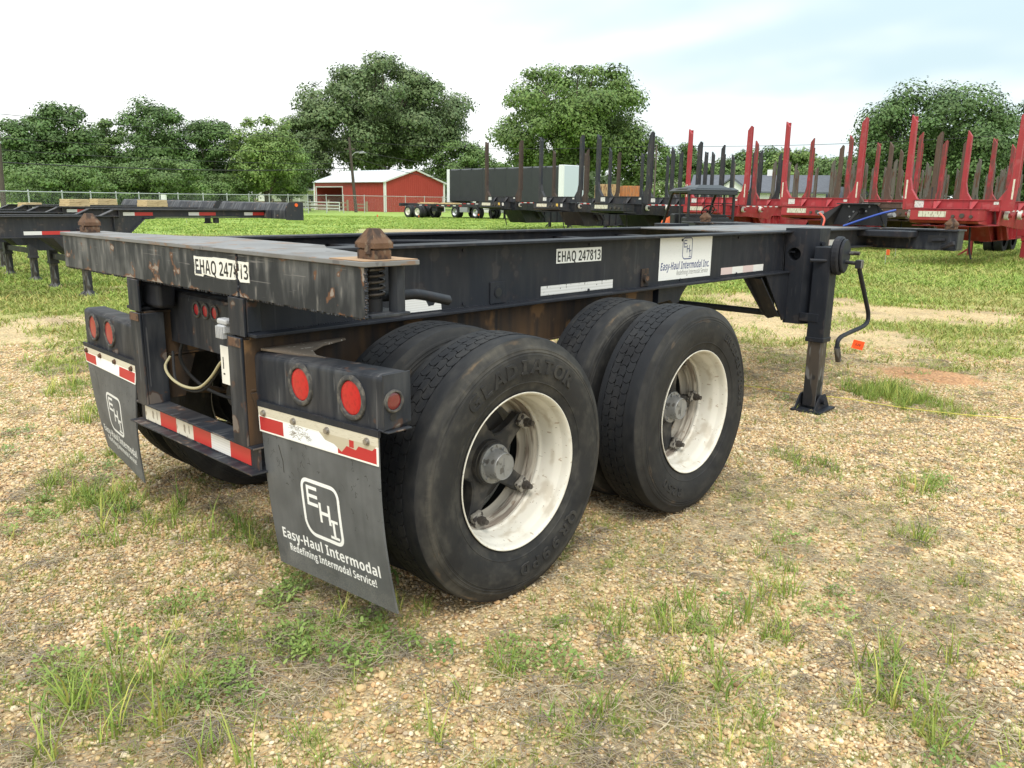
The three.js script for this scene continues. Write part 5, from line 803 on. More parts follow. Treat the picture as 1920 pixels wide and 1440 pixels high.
const farOnes = [['seen over the utility cart roof', -19.5, -43], ['seen behind the first red stakes', -16.4, -43.6], ['seen right of the grey house roof', -13.3, -44], ['seen above the hose panel', -10.2, -44.5], ['seen beside the brown trailer', -7.1, -45], ['seen through the big red stakes', -4.0, -45.4], ['seen left of the right edge', -0.9, -45.8], ['at the right edge', 2.2, -46]];
const far0 = logTrailer('rusty log trailer far behind, ' + farOnes[0][0], LF, farOnes[0][1], farOnes[0][2], 0.03, { paint: M.greyStake, plain: true, y: 1.6, stake: M.greyStake, bunks: [[0, 3.9], [-3, 3.9], [-6.2, 3.8], [-9.4, 3.8]] });
farOnes.slice(1).forEach(([l, x, z]) => copy(far0, 'rusty log trailer far behind, ' + l, [x, 0, z], 0.03 + 0.004 * ((x * 7) % 5)));
for (const [l, x, z] of [['in the rearmost line at left', -9, -58], ['in the rearmost line behind the big red stakes', -4.6, -58.6], ['in the rearmost line near the right edge', -0.2, -59], ['in the rearmost line beyond the right tree foot', -13.5, -57.5]]) copy(far0, 'rusty log trailer ' + l, [x, 0, z], 0.02);

// small container chassis standing by itself before the barn, axis along x
{
  const t = thing('flat_chassis', 'black tandem wheeled container chassis standing alone before the red barn', 'trailer', [-50.8, 0, -44.9]), K = bk;
  for (const z of [0.5, -0.5]) part(t, 'main_rail', [bx(-1.6, 7.2, 0.95, 1.16, z - 0.06, z + 0.06, 0.005)], K);
  part(t, 'rear_bolster', [bx(-1.75, -1.5, 0.95, 1.2, -1.2, 1.2, 0.01)], K); part(t, 'cross_member', [bx(2.2, 2.4, 0.98, 1.15, -1.2, 1.2, 0.01)], K); part(t, 'side_box', [bx(1.6, 2.3, 0.55, 0.92, -0.4, 0.4, 0.02)], K);
  for (const s of [1, -1]) for (const x of [-0.62, 0.62]) { farWheel(t, x, 0.5, s * 1.05, s > 0 ? -Math.PI / 2 : Math.PI / 2); farWheel(t, x, 0.5, s * 0.72, s > 0 ? -Math.PI / 2 : Math.PI / 2); }
  for (let i = 0; i < 8; i++) part(t, 'reflective_tape', [bx(0.2 + i * 0.7, 0.55 + i * 0.7, 1.02, 1.08, 0.561, 0.566, 0)], i % 2 ? M.tapeRed : M.tapeWhite);
  for (const [x, l] of [[0.8, 'left timber board on the lone chassis before the barn'], [3.4, 'right timber board on the lone chassis before the barn']]) { const b = thing('timber_board', l, 'timber', [-50.8 + x, 1.163, -44.9]); part(b, 'board', [bx(-1.0, 1.0, 0, 0.07, -0.45, 0.4, 0.01), bx(-0.8, 0.9, 0.071, 0.12, -0.3, 0.3, 0.01)], M.timber); }
}
// tarp covered flatbed trailer with its bulkhead at the right
{
  const t = thing('tarp_trailer', 'long black tarp covered flatbed trailer with pale grey bulkhead at its right end', 'trailer', [-35.7, 0, -45.4], -0.097);
  const tarpM = S({ map: texture(256, 3, (u, v) => mix3([0.016, 0.019, 0.024], [0.028, 0.031, 0.037], tf(u, v, 5, 5, 4, 1))), roughness: 0.55 }), paleM = S({ color: lin(0.52, 0.58, 0.66), roughness: 0.35 }), whiteM = S({ color: lin(0.74, 0.76, 0.78), roughness: 0.4 });
  const N = 9, L0 = -13.75, L1 = -0.42;
  for (let i = 0; i < N; i++) { const a = mix(L0, L1, i / N) + 0.02, b = mix(L0, L1, (i + 1) / N) - 0.02; const pr = []; for (let k = 0; k <= 10; k++) { const q = k / 10; pr.push([mix(a, b, q), 0.02 + 0.035 * Math.sin(q * Math.PI)]); }
    part(t, 'tarp_panel', [prism('y', [[a, -2.48], [b, -2.48], ...pr.slice().reverse().map(([x, z]) => [x, z])], 1.42, 3.98, 0.03), prism('x', [[0.03, 3.98], [-0.25, 4.08], [-2.25, 4.08], [-2.5, 3.98]], a, b, 0.01)], tarpM); }
  part(t, 'tarp_bow', [0, 1, 2, 3, 4, 5, 6, 7, 8].map((i) => bx(mix(L0, L1, i / N) - 0.03, mix(L0, L1, i / N) + 0.03, 1.42, 4.06, -2.47, 0.015, 0.01)), tarpM);
  part(t, 'end_frame', [bx(-14.1, -13.72, 1.30, 4.05, -2.55, 0.05, 0.03)], whiteM); part(t, 'bulkhead', [bx(-0.05, 0.0, 1.30, 4.10, -2.55, 0.03, 0.02)], paleM); part(t, 'bulkhead_frame', [bx(-0.42, -0.051, 1.30, 4.13, -2.58, 0.06, 0.03), bx(-0.1, 0.03, 1.3, 4.12, -0.12, 0.065, 0.02)], whiteM);
  part(t, 'deck', [bx(-14.1, 0, 1.16, 1.295, -2.5, 0.0, 0.01), bx(-13.8, -0.3, 0.92, 1.155, -1.8, -0.6, 0.01)], bk); part(t, 'tool_box', [bx(-12.4, -11.4, 0.50, 1.02, -0.35, -0.02, 0.02)], M.galv); part(t, 'label_plate', [bx(-14.0, -13.3, 1.0, 1.28, 0.002, 0.01, 0)], M.label);
  for (const x of [-13.1, -10.3]) for (const z of [-0.15, -0.5, -2.0, -2.35]) farWheel(t, x, 0.5, z, z > -1 ? -Math.PI / 2 : Math.PI / 2, M.aluRim);
  for (const z of [-0.5, -2.0]) part(t, 'landing_leg', [bx(-8.9, -8.75, 0.02, 1.1, z - 0.07, z + 0.07, 0.01), bx(-9.0, -8.65, 0, 0.03, z - 0.15, z + 0.15, 0.005)], bk);
  for (let i = 0; i < 10; i++) part(t, 'reflective_tape', [bx(-13.0 + i * 0.55, -12.6 + i * 0.55, 1.19, 1.25, 0.001, 0.008, 0)], i % 2 ? M.tapeWhite : M.tapeRed);
}
// utility cart with black roof and orange bonnet; local +x is its front
{
  const t = thing('utility_cart', 'black roofed utility cart with orange bonnet and roll cage behind the trailer deck', 'utility cart', [-7.95, 0, -17.55], Math.PI - 0.55), K = M.black;
  const roofM = S({ color: lin(0.022, 0.026, 0.034), roughness: 0.4 });
  part(t, 'body', [bx(-1.35, 1.1, 0.40, 0.72, -0.68, 0.68, 0.05), bx(-1.35, -0.3, 0.72, 1.05, -0.70, 0.70, 0.03), bx(-0.42, -0.1, 0.72, 1.15, -0.62, 0.62, 0.04)], K);
  part(t, 'bonnet', [hull([[0.55, 1.20, -0.5], [0.55, 1.20, 0.5], [1.4, 1.02, -0.42], [1.4, 1.02, 0.42], [0.5, 0.72, -0.66], [0.5, 0.72, 0.66], [1.45, 0.62, -0.55], [1.45, 0.62, 0.55]])], M.orange);
  part(t, 'dashboard', [bx(0.3, 0.58, 0.95, 1.22, -0.6, 0.6, 0.04)], K);
  part(t, 'seat', [bx(-0.25, 0.18, 0.72, 0.86, -0.6, 0.6, 0.05), bx(-0.36, -0.22, 0.84, 1.22, -0.58, 0.58, 0.05)], M.rubberMat);
  const cage = part(t, 'roll_cage', [-0.63, 0.63].flatMap((z) => [tube([[0.95, 0.8, z], [0.72, 1.2, z], [0.42, 1.72, z], [0.1, 1.82, z], [-0.45, 1.82, z], [-0.52, 1.6, z], [-0.52, 0.8, z]], 0.038, 40, 8, 0.25), cyl([-0.1, 0.8, z], [-0.02, 1.82, z], 0.026, 8)]), K);
  part(t, 'rear_screen', [...[-0.4, -0.2, 0, 0.2, 0.4].map((z) => cyl([-0.53, 1.05, z], [-0.53, 1.76, z], 0.010, 6)), ...[1.2, 1.5].map((y) => cyl([-0.53, y, -0.6], [-0.53, y, 0.6], 0.010, 6)), bx(-0.55, -0.51, 1.02, 1.1, -0.63, 0.63)], K);
  part(t, 'roof', [bx(-0.62, 0.5, 1.745, 1.80, -0.66, -0.58, 0.02), bx(-0.62, 0.5, 1.745, 1.80, 0.58, 0.66, 0.02), bx(-0.66, -0.56, 1.70, 1.80, -0.66, 0.66, 0.02), bx(0.42, 0.60, 1.72, 1.80, -0.66, 0.66, 0.03), hull([[0.55, 1.79, -0.68], [0.55, 1.79, 0.68], [0.35, 1.87, -0.62], [0.35, 1.87, 0.62], [-0.5, 1.89, -0.62], [-0.5, 1.89, 0.62], [-0.66, 1.83, -0.66], [-0.66, 1.83, 0.66], [-0.66, 1.80, -0.68], [-0.66, 1.80, 0.68], [0.56, 1.76, -0.66], [0.56, 1.76, 0.66]]), hull([[-0.6, 1.86, -0.5], [0.3, 1.86, -0.5], [-0.6, 1.86, 0.5], [0.3, 1.86, 0.5], [-0.4, 1.95, -0.3], [0.1, 1.95, -0.3], [-0.4, 1.95, 0.3], [0.1, 1.95, 0.3]])], roofM);
  const st = part(t, 'steering_column', [cyl([0.45, 1.08, 0.32], [0.22, 1.30, 0.32], 0.022, 8)], K); part(st, 'steering_wheel', [new THREE.TorusGeometry(0.17, 0.016, 8, 28).rotateY(Math.PI / 2).rotateZ(0.72).translate(0.21, 1.31, 0.32), beam([0.21, 1.31, 0.16], [0.21, 1.31, 0.48], 0.02, 0.02)], K);
  for (const x of [-0.95, 0.95]) for (const s of [-1, 1]) { const w = mesh('wheel', farTyre, M.darkTyre, t); w.scale.setScalar(0.62); w.position.set(x, 0.31, s * 0.62); w.rotation.y = s > 0 ? -Math.PI / 2 : Math.PI / 2; mesh('rim', farRim, M.black, w); }
}
// survey flags, the numbered tag and the string on the ground
{
  const f = thing('survey_flag', 'small orange survey flag in the grass behind the left chassis', 'flag', [-41.6, 0, -17.3], 0, 'orange survey flags in the far grass');
  part(f, 'flag_wire', [cyl([0, 0, 0], [0, 0.42, 0], 0.006, 5)], M.galv); part(f, 'flag_cloth', [bx(0.005, 0.15, 0.28, 0.42, -0.003, 0.003, 0)], M.orange); f.rotation.y = 0.7;
  for (const [x, z, l] of [[-40.9, -19.3, 'below the left front bolster'], [-40.6, -20.3, 'second below the left front bolster'], [-43.3, -34.2, 'on the lawn left of the lone chassis'], [-41.3, -36.4, 'before the wheels of the lone chassis'], [-45.4, -46.4, 'below the tarp trailer landing leg'], [-43.0, -40.0, 'on the lawn right of the lone chassis'], [-45.0, -27.0, 'on the lawn before the barn opening'], [-4.1, -20.2, 'in the grass below the front bolster end'], [-5.1, -24.0, 'under the nose of the big red log trailer'], [-38.0, -44.0, 'by the black log trailer at left']]) copy(f, 'small orange survey flag ' + l, [x, 0, z], x * 1.7);
  const t = thing('marker_tag', 'bright orange number tag standing in the grass right of the crank', 'marker', [0.093, 0, -7.06], 0.62);
  part(t, 'tag_wire', [cyl([0.02, 0, 0], [0.02, 0.10, 0], 0.002, 5)], M.galv);
  const g = new THREE.BoxGeometry(0.115, 0.09, 0.002); g.rotateZ(-0.22); g.translate(0, 0.075, 0.004); mesh('tag_card', clean(g), S({ roughness: 0.6, map: print(128, 100, (x, w, h) => { x.fillStyle = '#ff5416'; x.fillRect(0, 0, w, h); x.fillStyle = '#5a2a18'; x.font = 'bold 38px sans-serif'; x.fillText('028', 32, 64); }) }), t);
  const s = mesh('ground_string', geo([tube([[-0.6, 0.012, -4.5], [0.16, 0.02, -4.66], [0.52, 0.018, -4.71], [0.86, 0.03, -4.76], [1.21, 0.022, -4.81], [1.6, 0.018, -4.93], [1.98, 0.016, -5.13], [2.6, 0.014, -5.4]], 0.0032, 60, 5)]), S({ color: lin(0.60, 0.55, 0.10), roughness: 0.7 }));
  tag(s, 'thin yellow string lying across the gravel past the landing foot', 'string');
}

// ------------------------------------------------------------ barn, houses, fences, poles
M.barnRed = S({ map: texture(256, 4, (u, v) => mix3([0.35, 0.046, 0.037], [0.42, 0.062, 0.050], tf(u, v, 6, 3, 4, 1))), roughness: 0.5 });
M.roofMetal = S({ map: texture(256, 4, (u, v) => mix3([0.56, 0.60, 0.64], [0.68, 0.71, 0.74], tf(u, v, 5, 5, 4, 1))), roughness: 0.4 });
M.whitePaint = S({ color: lin(0.74, 0.75, 0.75), roughness: 0.5 }); M.concrete = S({ color: lin(0.36, 0.34, 0.31), roughness: 0.9 });
M.pole = S({ map: texture(128, 1, (u, v) => mix3([0.045, 0.036, 0.030], [0.10, 0.08, 0.065], tf(u, v, 20, 3, 3, 1))), roughness: 0.9 });
M.shingle = S({ map: texture(256, 2.5, (u, v) => mix3([0.075, 0.085, 0.105], [0.13, 0.14, 0.165], tf(u, v, 24, 24, 3, 1))), roughness: 0.85 });
M.glass = S({ color: lin(0.03, 0.035, 0.04), roughness: 0.1 });
{
  const x0 = -90.3, x1 = -75.6, z0 = -60.3, z1 = -69.7, e = 3.5, rz = (z0 + z1) / 2, rh = 5.0;
  const b = thing('barn', 'red metal barn with pale grey gable roof, white trim and an open bay at left', 'barn', [x0, 0, z0]);
  const W = x1 - x0, D = z0 - z1, wall = (a, c, y0, y1, z) => bx(a, c, y0, y1, z - 0.06, z + 0.06, 0);
  const panel = (name, gs) => part(b, name, gs, M.barnRed);
  panel('front_wall', [wall(0, 0.35, 0, e, 0), wall(6.2, W, 0, e, 0), wall(0.35, 6.2, 2.95, e, 0)]);
  panel('back_wall', [wall(0, 0.35, 0, e, -D), wall(6.2, W, 0, e, -D), wall(0.35, 6.2, 2.95, e, -D)]);
  panel('gable_wall', [prism('x', [[0.06, 0], [0.06, e], [-D / 2, rh], [-D - 0.06, e], [-D - 0.06, 0]], W - 0.06, W + 0.06, 0)]); panel('gable_wall', [prism('x', [[0.06, 0], [0.06, e], [-D / 2, rh], [-D - 0.06, e], [-D - 0.06, 0]], -0.06, 0.06, 0)]);
  panel('inner_wall', [bx(6.26, 6.34, 0, e, -D + 0.1, -0.1, 0)]);
  const ribs = []; for (let z = 0.3; z < D; z += 0.305) { const h = e + (rh - e) * (1 - Math.abs(z - D / 2) / (D / 2)); ribs.push(bx(W + 0.06, W + 0.085, 0, h - 0.1, -z - 0.025, -z + 0.025, 0)); } for (let x = 6.5; x < W - 0.2; x += 0.305) ribs.push(bx(x - 0.025, x + 0.025, 0, e - 0.1, 0.06, 0.085, 0));
  tag(part(b, 'siding_rib', ribs, M.barnRed), null, null, null, 'stuff');
  for (const s of [1, -1]) { const A = s > 0 ? 0.35 : -D - 0.35, y = e - (rh - e) * 0.35 / (D / 2); const r = part(b, 'roof', [hull([[-0.3, y + 0.08, A], [W + 0.3, y + 0.08, A], [-0.3, rh + 0.08, -D / 2], [W + 0.3, rh + 0.08, -D / 2], [-0.3, y + 0.15, A], [W + 0.3, y + 0.15, A], [-0.3, rh + 0.15, -D / 2], [W + 0.3, rh + 0.15, -D / 2]])], M.roofMetal); const rr = []; for (let x = 0; x < W; x += 0.61) rr.push(beam([x, y + 0.165, A], [x, rh + 0.165, -D / 2], 0.05, 0.03)); tag(part(r, 'roof_rib', rr, M.roofMetal), null, null, null, 'stuff'); }
  for (const [x, z] of [[W + 0.02, 0.02], [W + 0.02, -D - 0.02], [-0.02, 0.02]]) part(b, 'corner_trim', [bx(x - 0.13, x + 0.13, 0, e, z - 0.13, z + 0.13, 0.01)], M.whitePaint);
  part(b, 'gable_trim', [beam([W + 0.22, e + 0.02, 0.3], [W + 0.22, rh + 0.08, -D / 2], 0.14, 0.18), beam([W + 0.22, e + 0.02, -D - 0.3], [W + 0.22, rh + 0.08, -D / 2], 0.14, 0.18)], M.whitePaint);
  part(b, 'bay_trim', [bx(0.25, 6.3, 2.9, 3.02, 0.02, 0.10, 0.01), bx(0.28, 0.40, 0, 2.9, 0.02, 0.10, 0.01), bx(6.14, 6.26, 0, 2.9, 0.02, 0.10, 0.01), bx(3.1, 3.2, 2.0, 2.9, -D, -D + 0.1, 0.01)], M.whitePaint);
  part(b, 'floor_slab', [bx(0.1, W - 0.1, 0.004, 0.08, -D + 0.1, -0.1, 0)], M.concrete);
  const f = thing('hanging_flag', 'small striped red and white flag hanging in the barn opening', 'flag', [x0 + 5.2, 1.6, z0 - 1.2]);
  for (let i = 0; i < 7; i++) part(f, 'stripe', [bx(-0.6 + i * 0.17, -0.43 + i * 0.17, 0, 1.25, -0.01, 0.01, 0)], i % 2 ? M.whitePaint : M.tapeRed); part(f, 'canton', [bx(-0.6, 0.0, 0.75, 1.26, -0.014, 0.016, 0)], S({ color: lin(0.05, 0.07, 0.2), roughness: 0.7 }));
}
function house(label, x, z, turn, w, d, e, rh, wallM, roofM, extra) {
  const h = thing('house', label, 'house', [x, 0, z], turn);
  part(h, 'wall', [bx(-w / 2, w / 2, 0, e, -d / 2, d / 2, 0), prism('x', [[d / 2, e], [0, rh], [-d / 2, e]], -w / 2 + 0.01, w / 2 - 0.01, 0)], wallM);
  for (const s of [1, -1]) part(h, 'roof', [hull([[-w / 2 - 0.4, e - 0.1, s * (d / 2 + 0.4)], [w / 2 + 0.4, e - 0.1, s * (d / 2 + 0.4)], [-w / 2 - 0.4, rh + 0.05, 0], [w / 2 + 0.4, rh + 0.05, 0], [-w / 2 - 0.4, e + 0.04, s * (d / 2 + 0.4)], [w / 2 + 0.4, e + 0.04, s * (d / 2 + 0.4)], [-w / 2 - 0.4, rh + 0.2, 0], [w / 2 + 0.4, rh + 0.2, 0]])], roofM);
  for (let i = 0; i < 4; i++) { const X = -w / 2 + w * (i + 0.5) / 4; const win = part(h, 'window', [bx(X - 0.5, X + 0.5, 0.9, 2.1, d / 2 + 0.002, d / 2 + 0.05, 0.005)], M.whitePaint); part(win, 'pane', [bx(X - 0.42, X + 0.42, 0.98, 2.02, d / 2 + 0.051, d / 2 + 0.056, 0)], M.glass); }
  if (extra) extra(h, w, d, e, rh); return h;
}
house('grey shingled house with white gable and chimney behind the red stakes', -31.8, -68.5, 0.45, 11, 7, 2.55, 3.9, M.whitePaint, M.shingle, (h, w, d, e, rh) => { const p = part(h, 'porch_gable', [prism('z', [[-3.6, e], [-2.2, e + 1.05], [-0.8, e]], d / 2, d / 2 + 1.2, 0)], M.whitePaint); part(p, 'porch_roof', [beam([-3.9, e - 0.1, d / 2 + 0.7], [-2.2, e + 1.2, d / 2 + 0.7], 1.5, 0.12), beam([-0.5, e - 0.1, d / 2 + 0.7], [-2.2, e + 1.2, d / 2 + 0.7], 1.5, 0.12)], M.shingle); part(h, 'chimney', [bx(0.6, 1.1, rh - 0.5, rh + 0.65, -0.3, 0.2, 0.02)], M.whitePaint); });
house('long low grey roofed house between the red log trailers', -26.2, -72.5, 0.35, 6.5, 6, 2.0, 2.95, M.whitePaint, M.shingle);
house('long low white roofed shed beyond the brown log trailer', -26.4, -86, 0.30, 13, 6, 2.2, 2.75, M.whitePaint, M.whitePaint);
house('white house with grey roof seen left of the barn', -107, -69.0, 0.9, 12, 7, 2.8, 4.2, M.whitePaint, M.roofMetal, (h, w, d, e) => { for (let i = 0; i < 5; i++) part(h, 'porch_post', [bx(-5 + i * 2.5, -4.86 + i * 2.5, 0, e - 0.2, d / 2 + 1.6, d / 2 + 1.74, 0.01)], M.whitePaint); part(h, 'porch_roof', [bx(-5.3, 5.3, e - 0.2, e - 0.08, d / 2 + 0.05, d / 2 + 1.9, 0.01)], M.roofMetal); });
house('white shed half hidden by the barn gable end', -73.4, -76.5, 0, 5.5, 4, 2.3, 3.1, M.whitePaint, M.roofMetal);
// rusty orange bins
const binM = S({ map: texture(256, 1.5, (u, v) => mix3(mix3([0.38, 0.13, 0.045], [0.50, 0.22, 0.09], tf(u, v, 6, 3, 4, 1)), [0.30, 0.17, 0.10], sm(0.5, 0.7, tf(u, v, 14, 6, 4, 2)))), roughness: 0.85 }), binTan = S({ map: texture(256, 1.5, (u, v) => mix3(mix3([0.36, 0.23, 0.12], [0.48, 0.34, 0.19], tf(u, v, 6, 3, 4, 1)), [0.20, 0.10, 0.06], sm(0.55, 0.7, tf(u, v, 14, 6, 4, 2)))), roughness: 0.85 });
function bin(label, x, z, turn, w, d, h, m) { const b = thing('scrap_bin', label, 'bin', [x, 0, z], turn); part(b, 'side_wall', [bx(-w / 2, w / 2, 0.1, h, d / 2 - 0.05, d / 2, 0.01), bx(-w / 2, w / 2, 0.1, h, -d / 2, -d / 2 + 0.05, 0.01), bx(-w / 2, -w / 2 + 0.05, 0.1, h, -d / 2, d / 2, 0), bx(w / 2 - 0.05, w / 2, 0.1, h, -d / 2, d / 2, 0)], m); for (let i = 0; i <= 5; i++) { const X = -w / 2 + 0.05 + (w - 0.1) * i / 5; part(b, 'rib', [bx(X - 0.06, X + 0.06, 0.12, h - 0.05, d / 2, d / 2 + 0.09, 0.01)], m); } for (let i = 0; i <= 4; i++) { const Z = -d / 2 + 0.06 + (d - 0.12) * i / 4; part(b, 'rib', [bx(-w / 2 - 0.09, -w / 2, 0.12, h - 0.05, Z - 0.06, Z + 0.06, 0.01)], m); } part(b, 'floor', [bx(-w / 2 + 0.06, w / 2 - 0.06, 0.02, 0.12, -d / 2 + 0.06, d / 2 - 0.06, 0)], m); }
bin('tan ribbed scrap bin behind the third black log trailer', -41.6, -58.8, 0.7, 1.9, 4, 3.05, binTan); bin('rust orange scrap bin right of the tan bin', -43.2, -64.6, 0.7, 1.7, 4, 3.05, binM);
// chain link fence from the left edge to behind the tarp trailer
{
  const line = [[-43.0, -6.5], [-47.1, -12.1], [-49.4, -15.1], [-60.4, -28.1], [-66.7, -41.6], [-70.1, -50.9], [-71.2, -68.0]].map((p) => new THREE.Vector2(...p)); const H = [1.62, 1.62, 1.62, 1.66, 1.75, 1.83, 1.83];
  const f = thing('chain_link_fence', 'silver chain link fence with steel posts across the back of the field', 'fence', [0, 0, 0]);
  let acc = 0, next = 0; const meshM = S({ color: lin(0.42, 0.44, 0.45), roughness: 0.6, metalness: 0.3, side: THREE.DoubleSide, transparent: true, alphaMap: (() => { const n = 64, d = new Uint8Array(n * n * 4); for (let y = 0; y < n; y++) for (let x = 0; x < n; x++) { const a = Math.abs(mod(x + y, n) - n / 2) < 1.1 || Math.abs(mod(x - y, n) - n / 2) < 1.1 ? 255 : 0, i = (y * n + x) * 4; d[i] = d[i + 1] = d[i + 2] = a; d[i + 3] = 255; } const t = new THREE.DataTexture(d, n, n); t.wrapS = t.wrapT = THREE.RepeatWrapping; t.magFilter = THREE.LinearFilter; t.needsUpdate = true; return t; })() });
  for (let i = 0; i < line.length - 1; i++) {
    const a = line[i], b = line[i + 1], L = a.distanceTo(b), ha = H[i], hb = H[i + 1];
    part(f, 'top_rail', [cyl([a.x, ha, a.y], [b.x, hb, b.y], 0.03, 8)], M.galv);
    const g = new THREE.BufferGeometry(); g.setAttribute('position', new THREE.Float32BufferAttribute([a.x, 0.05, a.y, b.x, 0.05, b.y, b.x, hb, b.y, a.x, 0.05, a.y, b.x, hb, b.y, a.x, ha, a.y], 3)); const k = 1 / 0.075; g.setAttribute('uv', new THREE.Float32BufferAttribute([acc * k, 0, (acc + L) * k, 0, (acc + L) * k, hb * k, acc * k, 0, (acc + L) * k, hb * k, acc * k, ha * k], 2)); g.computeVertexNormals(); mesh('wire_mesh', g, meshM, f);
    while (next < acc + L) { const q = (next - acc) / L, x = mix(a.x, b.x, q), z = mix(a.y, b.y, q), h = mix(ha, hb, q); part(f, 'post', [cyl([x, 0, z], [x, h + 0.05, z], 0.042, 8), new THREE.SphereGeometry(0.05, 8, 6).translate(x, h + 0.06, z)], M.galv); next += 3.05; }
    acc += L;
  }
  const sgn = thing('fence_notice', 'small white notice hanging on the chain link fence', 'notice', [-59.0, 1.0, -26.2], 1.0); part(sgn, 'notice_board', [bx(-0.2, 0.2, 0, 0.6, 0.05, 0.06, 0)], M.whitePaint);
}
// low timber fence and pipe gate before the barn
{
  const f = thing('timber_fence', 'low weathered timber rail fence beside the barn opening', 'fence', [-92, 0, -52.5]);
  for (let i = 0; i < 6; i++) part(f, 'post', [bx(i * 2.4 - 0.1, i * 2.4 + 0.1, 0, 1.35, -0.1 - i * 1.1, 0.1 - i * 1.1, 0.01)], M.oldWood);
  for (let i = 0; i < 5; i++) for (const y of [0.5, 1.0]) part(f, 'rail', [beam([i * 2.4, y, -i * 1.1], [i * 2.4 + 2.4, y, -(i + 1) * 1.1], 0.05, 0.14)], M.oldWood);
  const g = thing('timber_fence', 'short timber rail fence in front of the red barn wall', 'fence', [-79.2, 0, -58.6]); for (const x of [0, 2.2]) part(g, 'post', [bx(x - 0.12, x + 0.12, 0, 1.2, -0.1, 0.1, 0.01)], M.oldWood); for (const y of [0.45, 0.85]) part(g, 'rail', [bx(0, 2.2, y - 0.07, y + 0.07, -0.03, 0.03, 0.01)], M.oldWood);
  const p = thing('pipe_gate', 'white pipe gate standing before the barn bay', 'gate', [-80.0, 0, -54.4], 0.5); for (const y of [0.35, 0.7, 1.05]) part(p, 'gate_bar', [cyl([-2.2, y, 0], [2.2, y, 0], 0.05, 8)], M.whitePaint); for (const x of [-2.2, 0.6, 2.2]) part(p, 'gate_post', [cyl([x, 0, 0], [x, 1.1, 0], 0.055, 8)], M.whitePaint);
}
// utility poles and wires
{
  const p = thing('utility_pole', 'dark wooden utility pole leaning before the barn, with a street lamp arm', 'utility pole', [-73.7, 0, -54.6]);
  part(p, 'pole_shaft', [cyl([0.05, 0, 0], [-0.45, 8.15, 0.3], 0.19, 12, 0.13)], M.pole); const a = part(p, 'lamp_arm', [tube([[-0.4, 6.0, 0.2], [0.1, 6.5, 0.0], [0.7, 6.6, -0.35]], 0.035, 14, 6)], M.galv); part(a, 'lamp_head', [hull([[0.55, 6.45, -0.25], [0.6, 6.45, -0.5], [1.2, 6.5, -0.75], [1.25, 6.5, -0.55], [0.7, 6.7, -0.35], [1.0, 6.68, -0.52]])], M.galv); part(p, 'cross_arm', [beam([-0.9, 6.9, 0.6], [0.2, 6.9, 0.0], 0.1, 0.12)], M.pole);
  const q = thing('utility_pole', 'dark utility pole at the left edge of the picture', 'utility pole', [-54.6, 0, -14.4]); part(q, 'pole_shaft', [cyl([0, 0, 0.2], [-1.0, 9.0, -0.4], 0.16, 12, 0.11)], M.pole); part(q, 'pole_band', [cyl([-0.5, 4.5, -0.1], [-0.51, 4.62, -0.11], 0.15, 12)], M.galv);
  const r = thing('utility_pole', 'pale slim pole rising between black log trailer stakes', 'utility pole', [-36.4, 0, -58.5]); part(r, 'pole_shaft', [cyl([0, 0, 0], [0, 6.3, 0], 0.09, 10, 0.07)], M.greyStake); part(r, 'pole_cap', [cyl([0, 6.3, 0], [0, 6.36, 0], 0.1, 10)], M.galv);
  const wireM = S({ color: lin(0.02, 0.02, 0.022), roughness: 0.7 });
  const wires = [[[-58, 3.55, -11.5], [-74.0, 4.85, -54.4], 0.45, 'lowest thick dark cable between the left poles', 0.04], [[-58, 4.35, -11.5], [-74.0, 5.35, -54.4], 0.35, 'second thin wire from the bottom between the left poles', 0.02], [[-58, 5.05, -11.5], [-74.0, 6.6, -54.4], 0.35, 'third thin wire between the left poles', 0.02], [[-58, 6.6, -11.5], [-74.1, 7.9, -54.3], 0.3, 'topmost thin wire between the left poles', 0.018], [[-74.0, 6.9, -54.4], [-52.0, 4.4, -64.5], 0.6, 'thin wire drooping across the barn roof to the right', 0.022], [[-74.0, 6.1, -54.4], [-72.5, 3.8, -72.0], 0.5, 'short cable from the lamp pole to behind the barn', 0.03], [[-74.0, 7.8, -54.4], [-36.4, 6.2, -58.5], 0.5, 'long wire from the lamp pole to the slim pole', 0.018], [[-36.4, 6.2, -58.5], [-6.0, 6.8, -66], 0.4, 'wire running on from the slim pole to the right', 0.018]];
  for (const [a1, b1, sag, l, rad] of wires) { const pts = []; for (let i = 0; i <= 12; i++) { const t = i / 12; pts.push([mix(a1[0], b1[0], t), mix(a1[1], b1[1], t) - sag * 4 * t * (1 - t), mix(a1[2], b1[2], t)]); } tag(mesh(numbered('utility_wire'), geo([tube(pts, rad, 36, 4)]), wireM), l, 'wire'); }
}
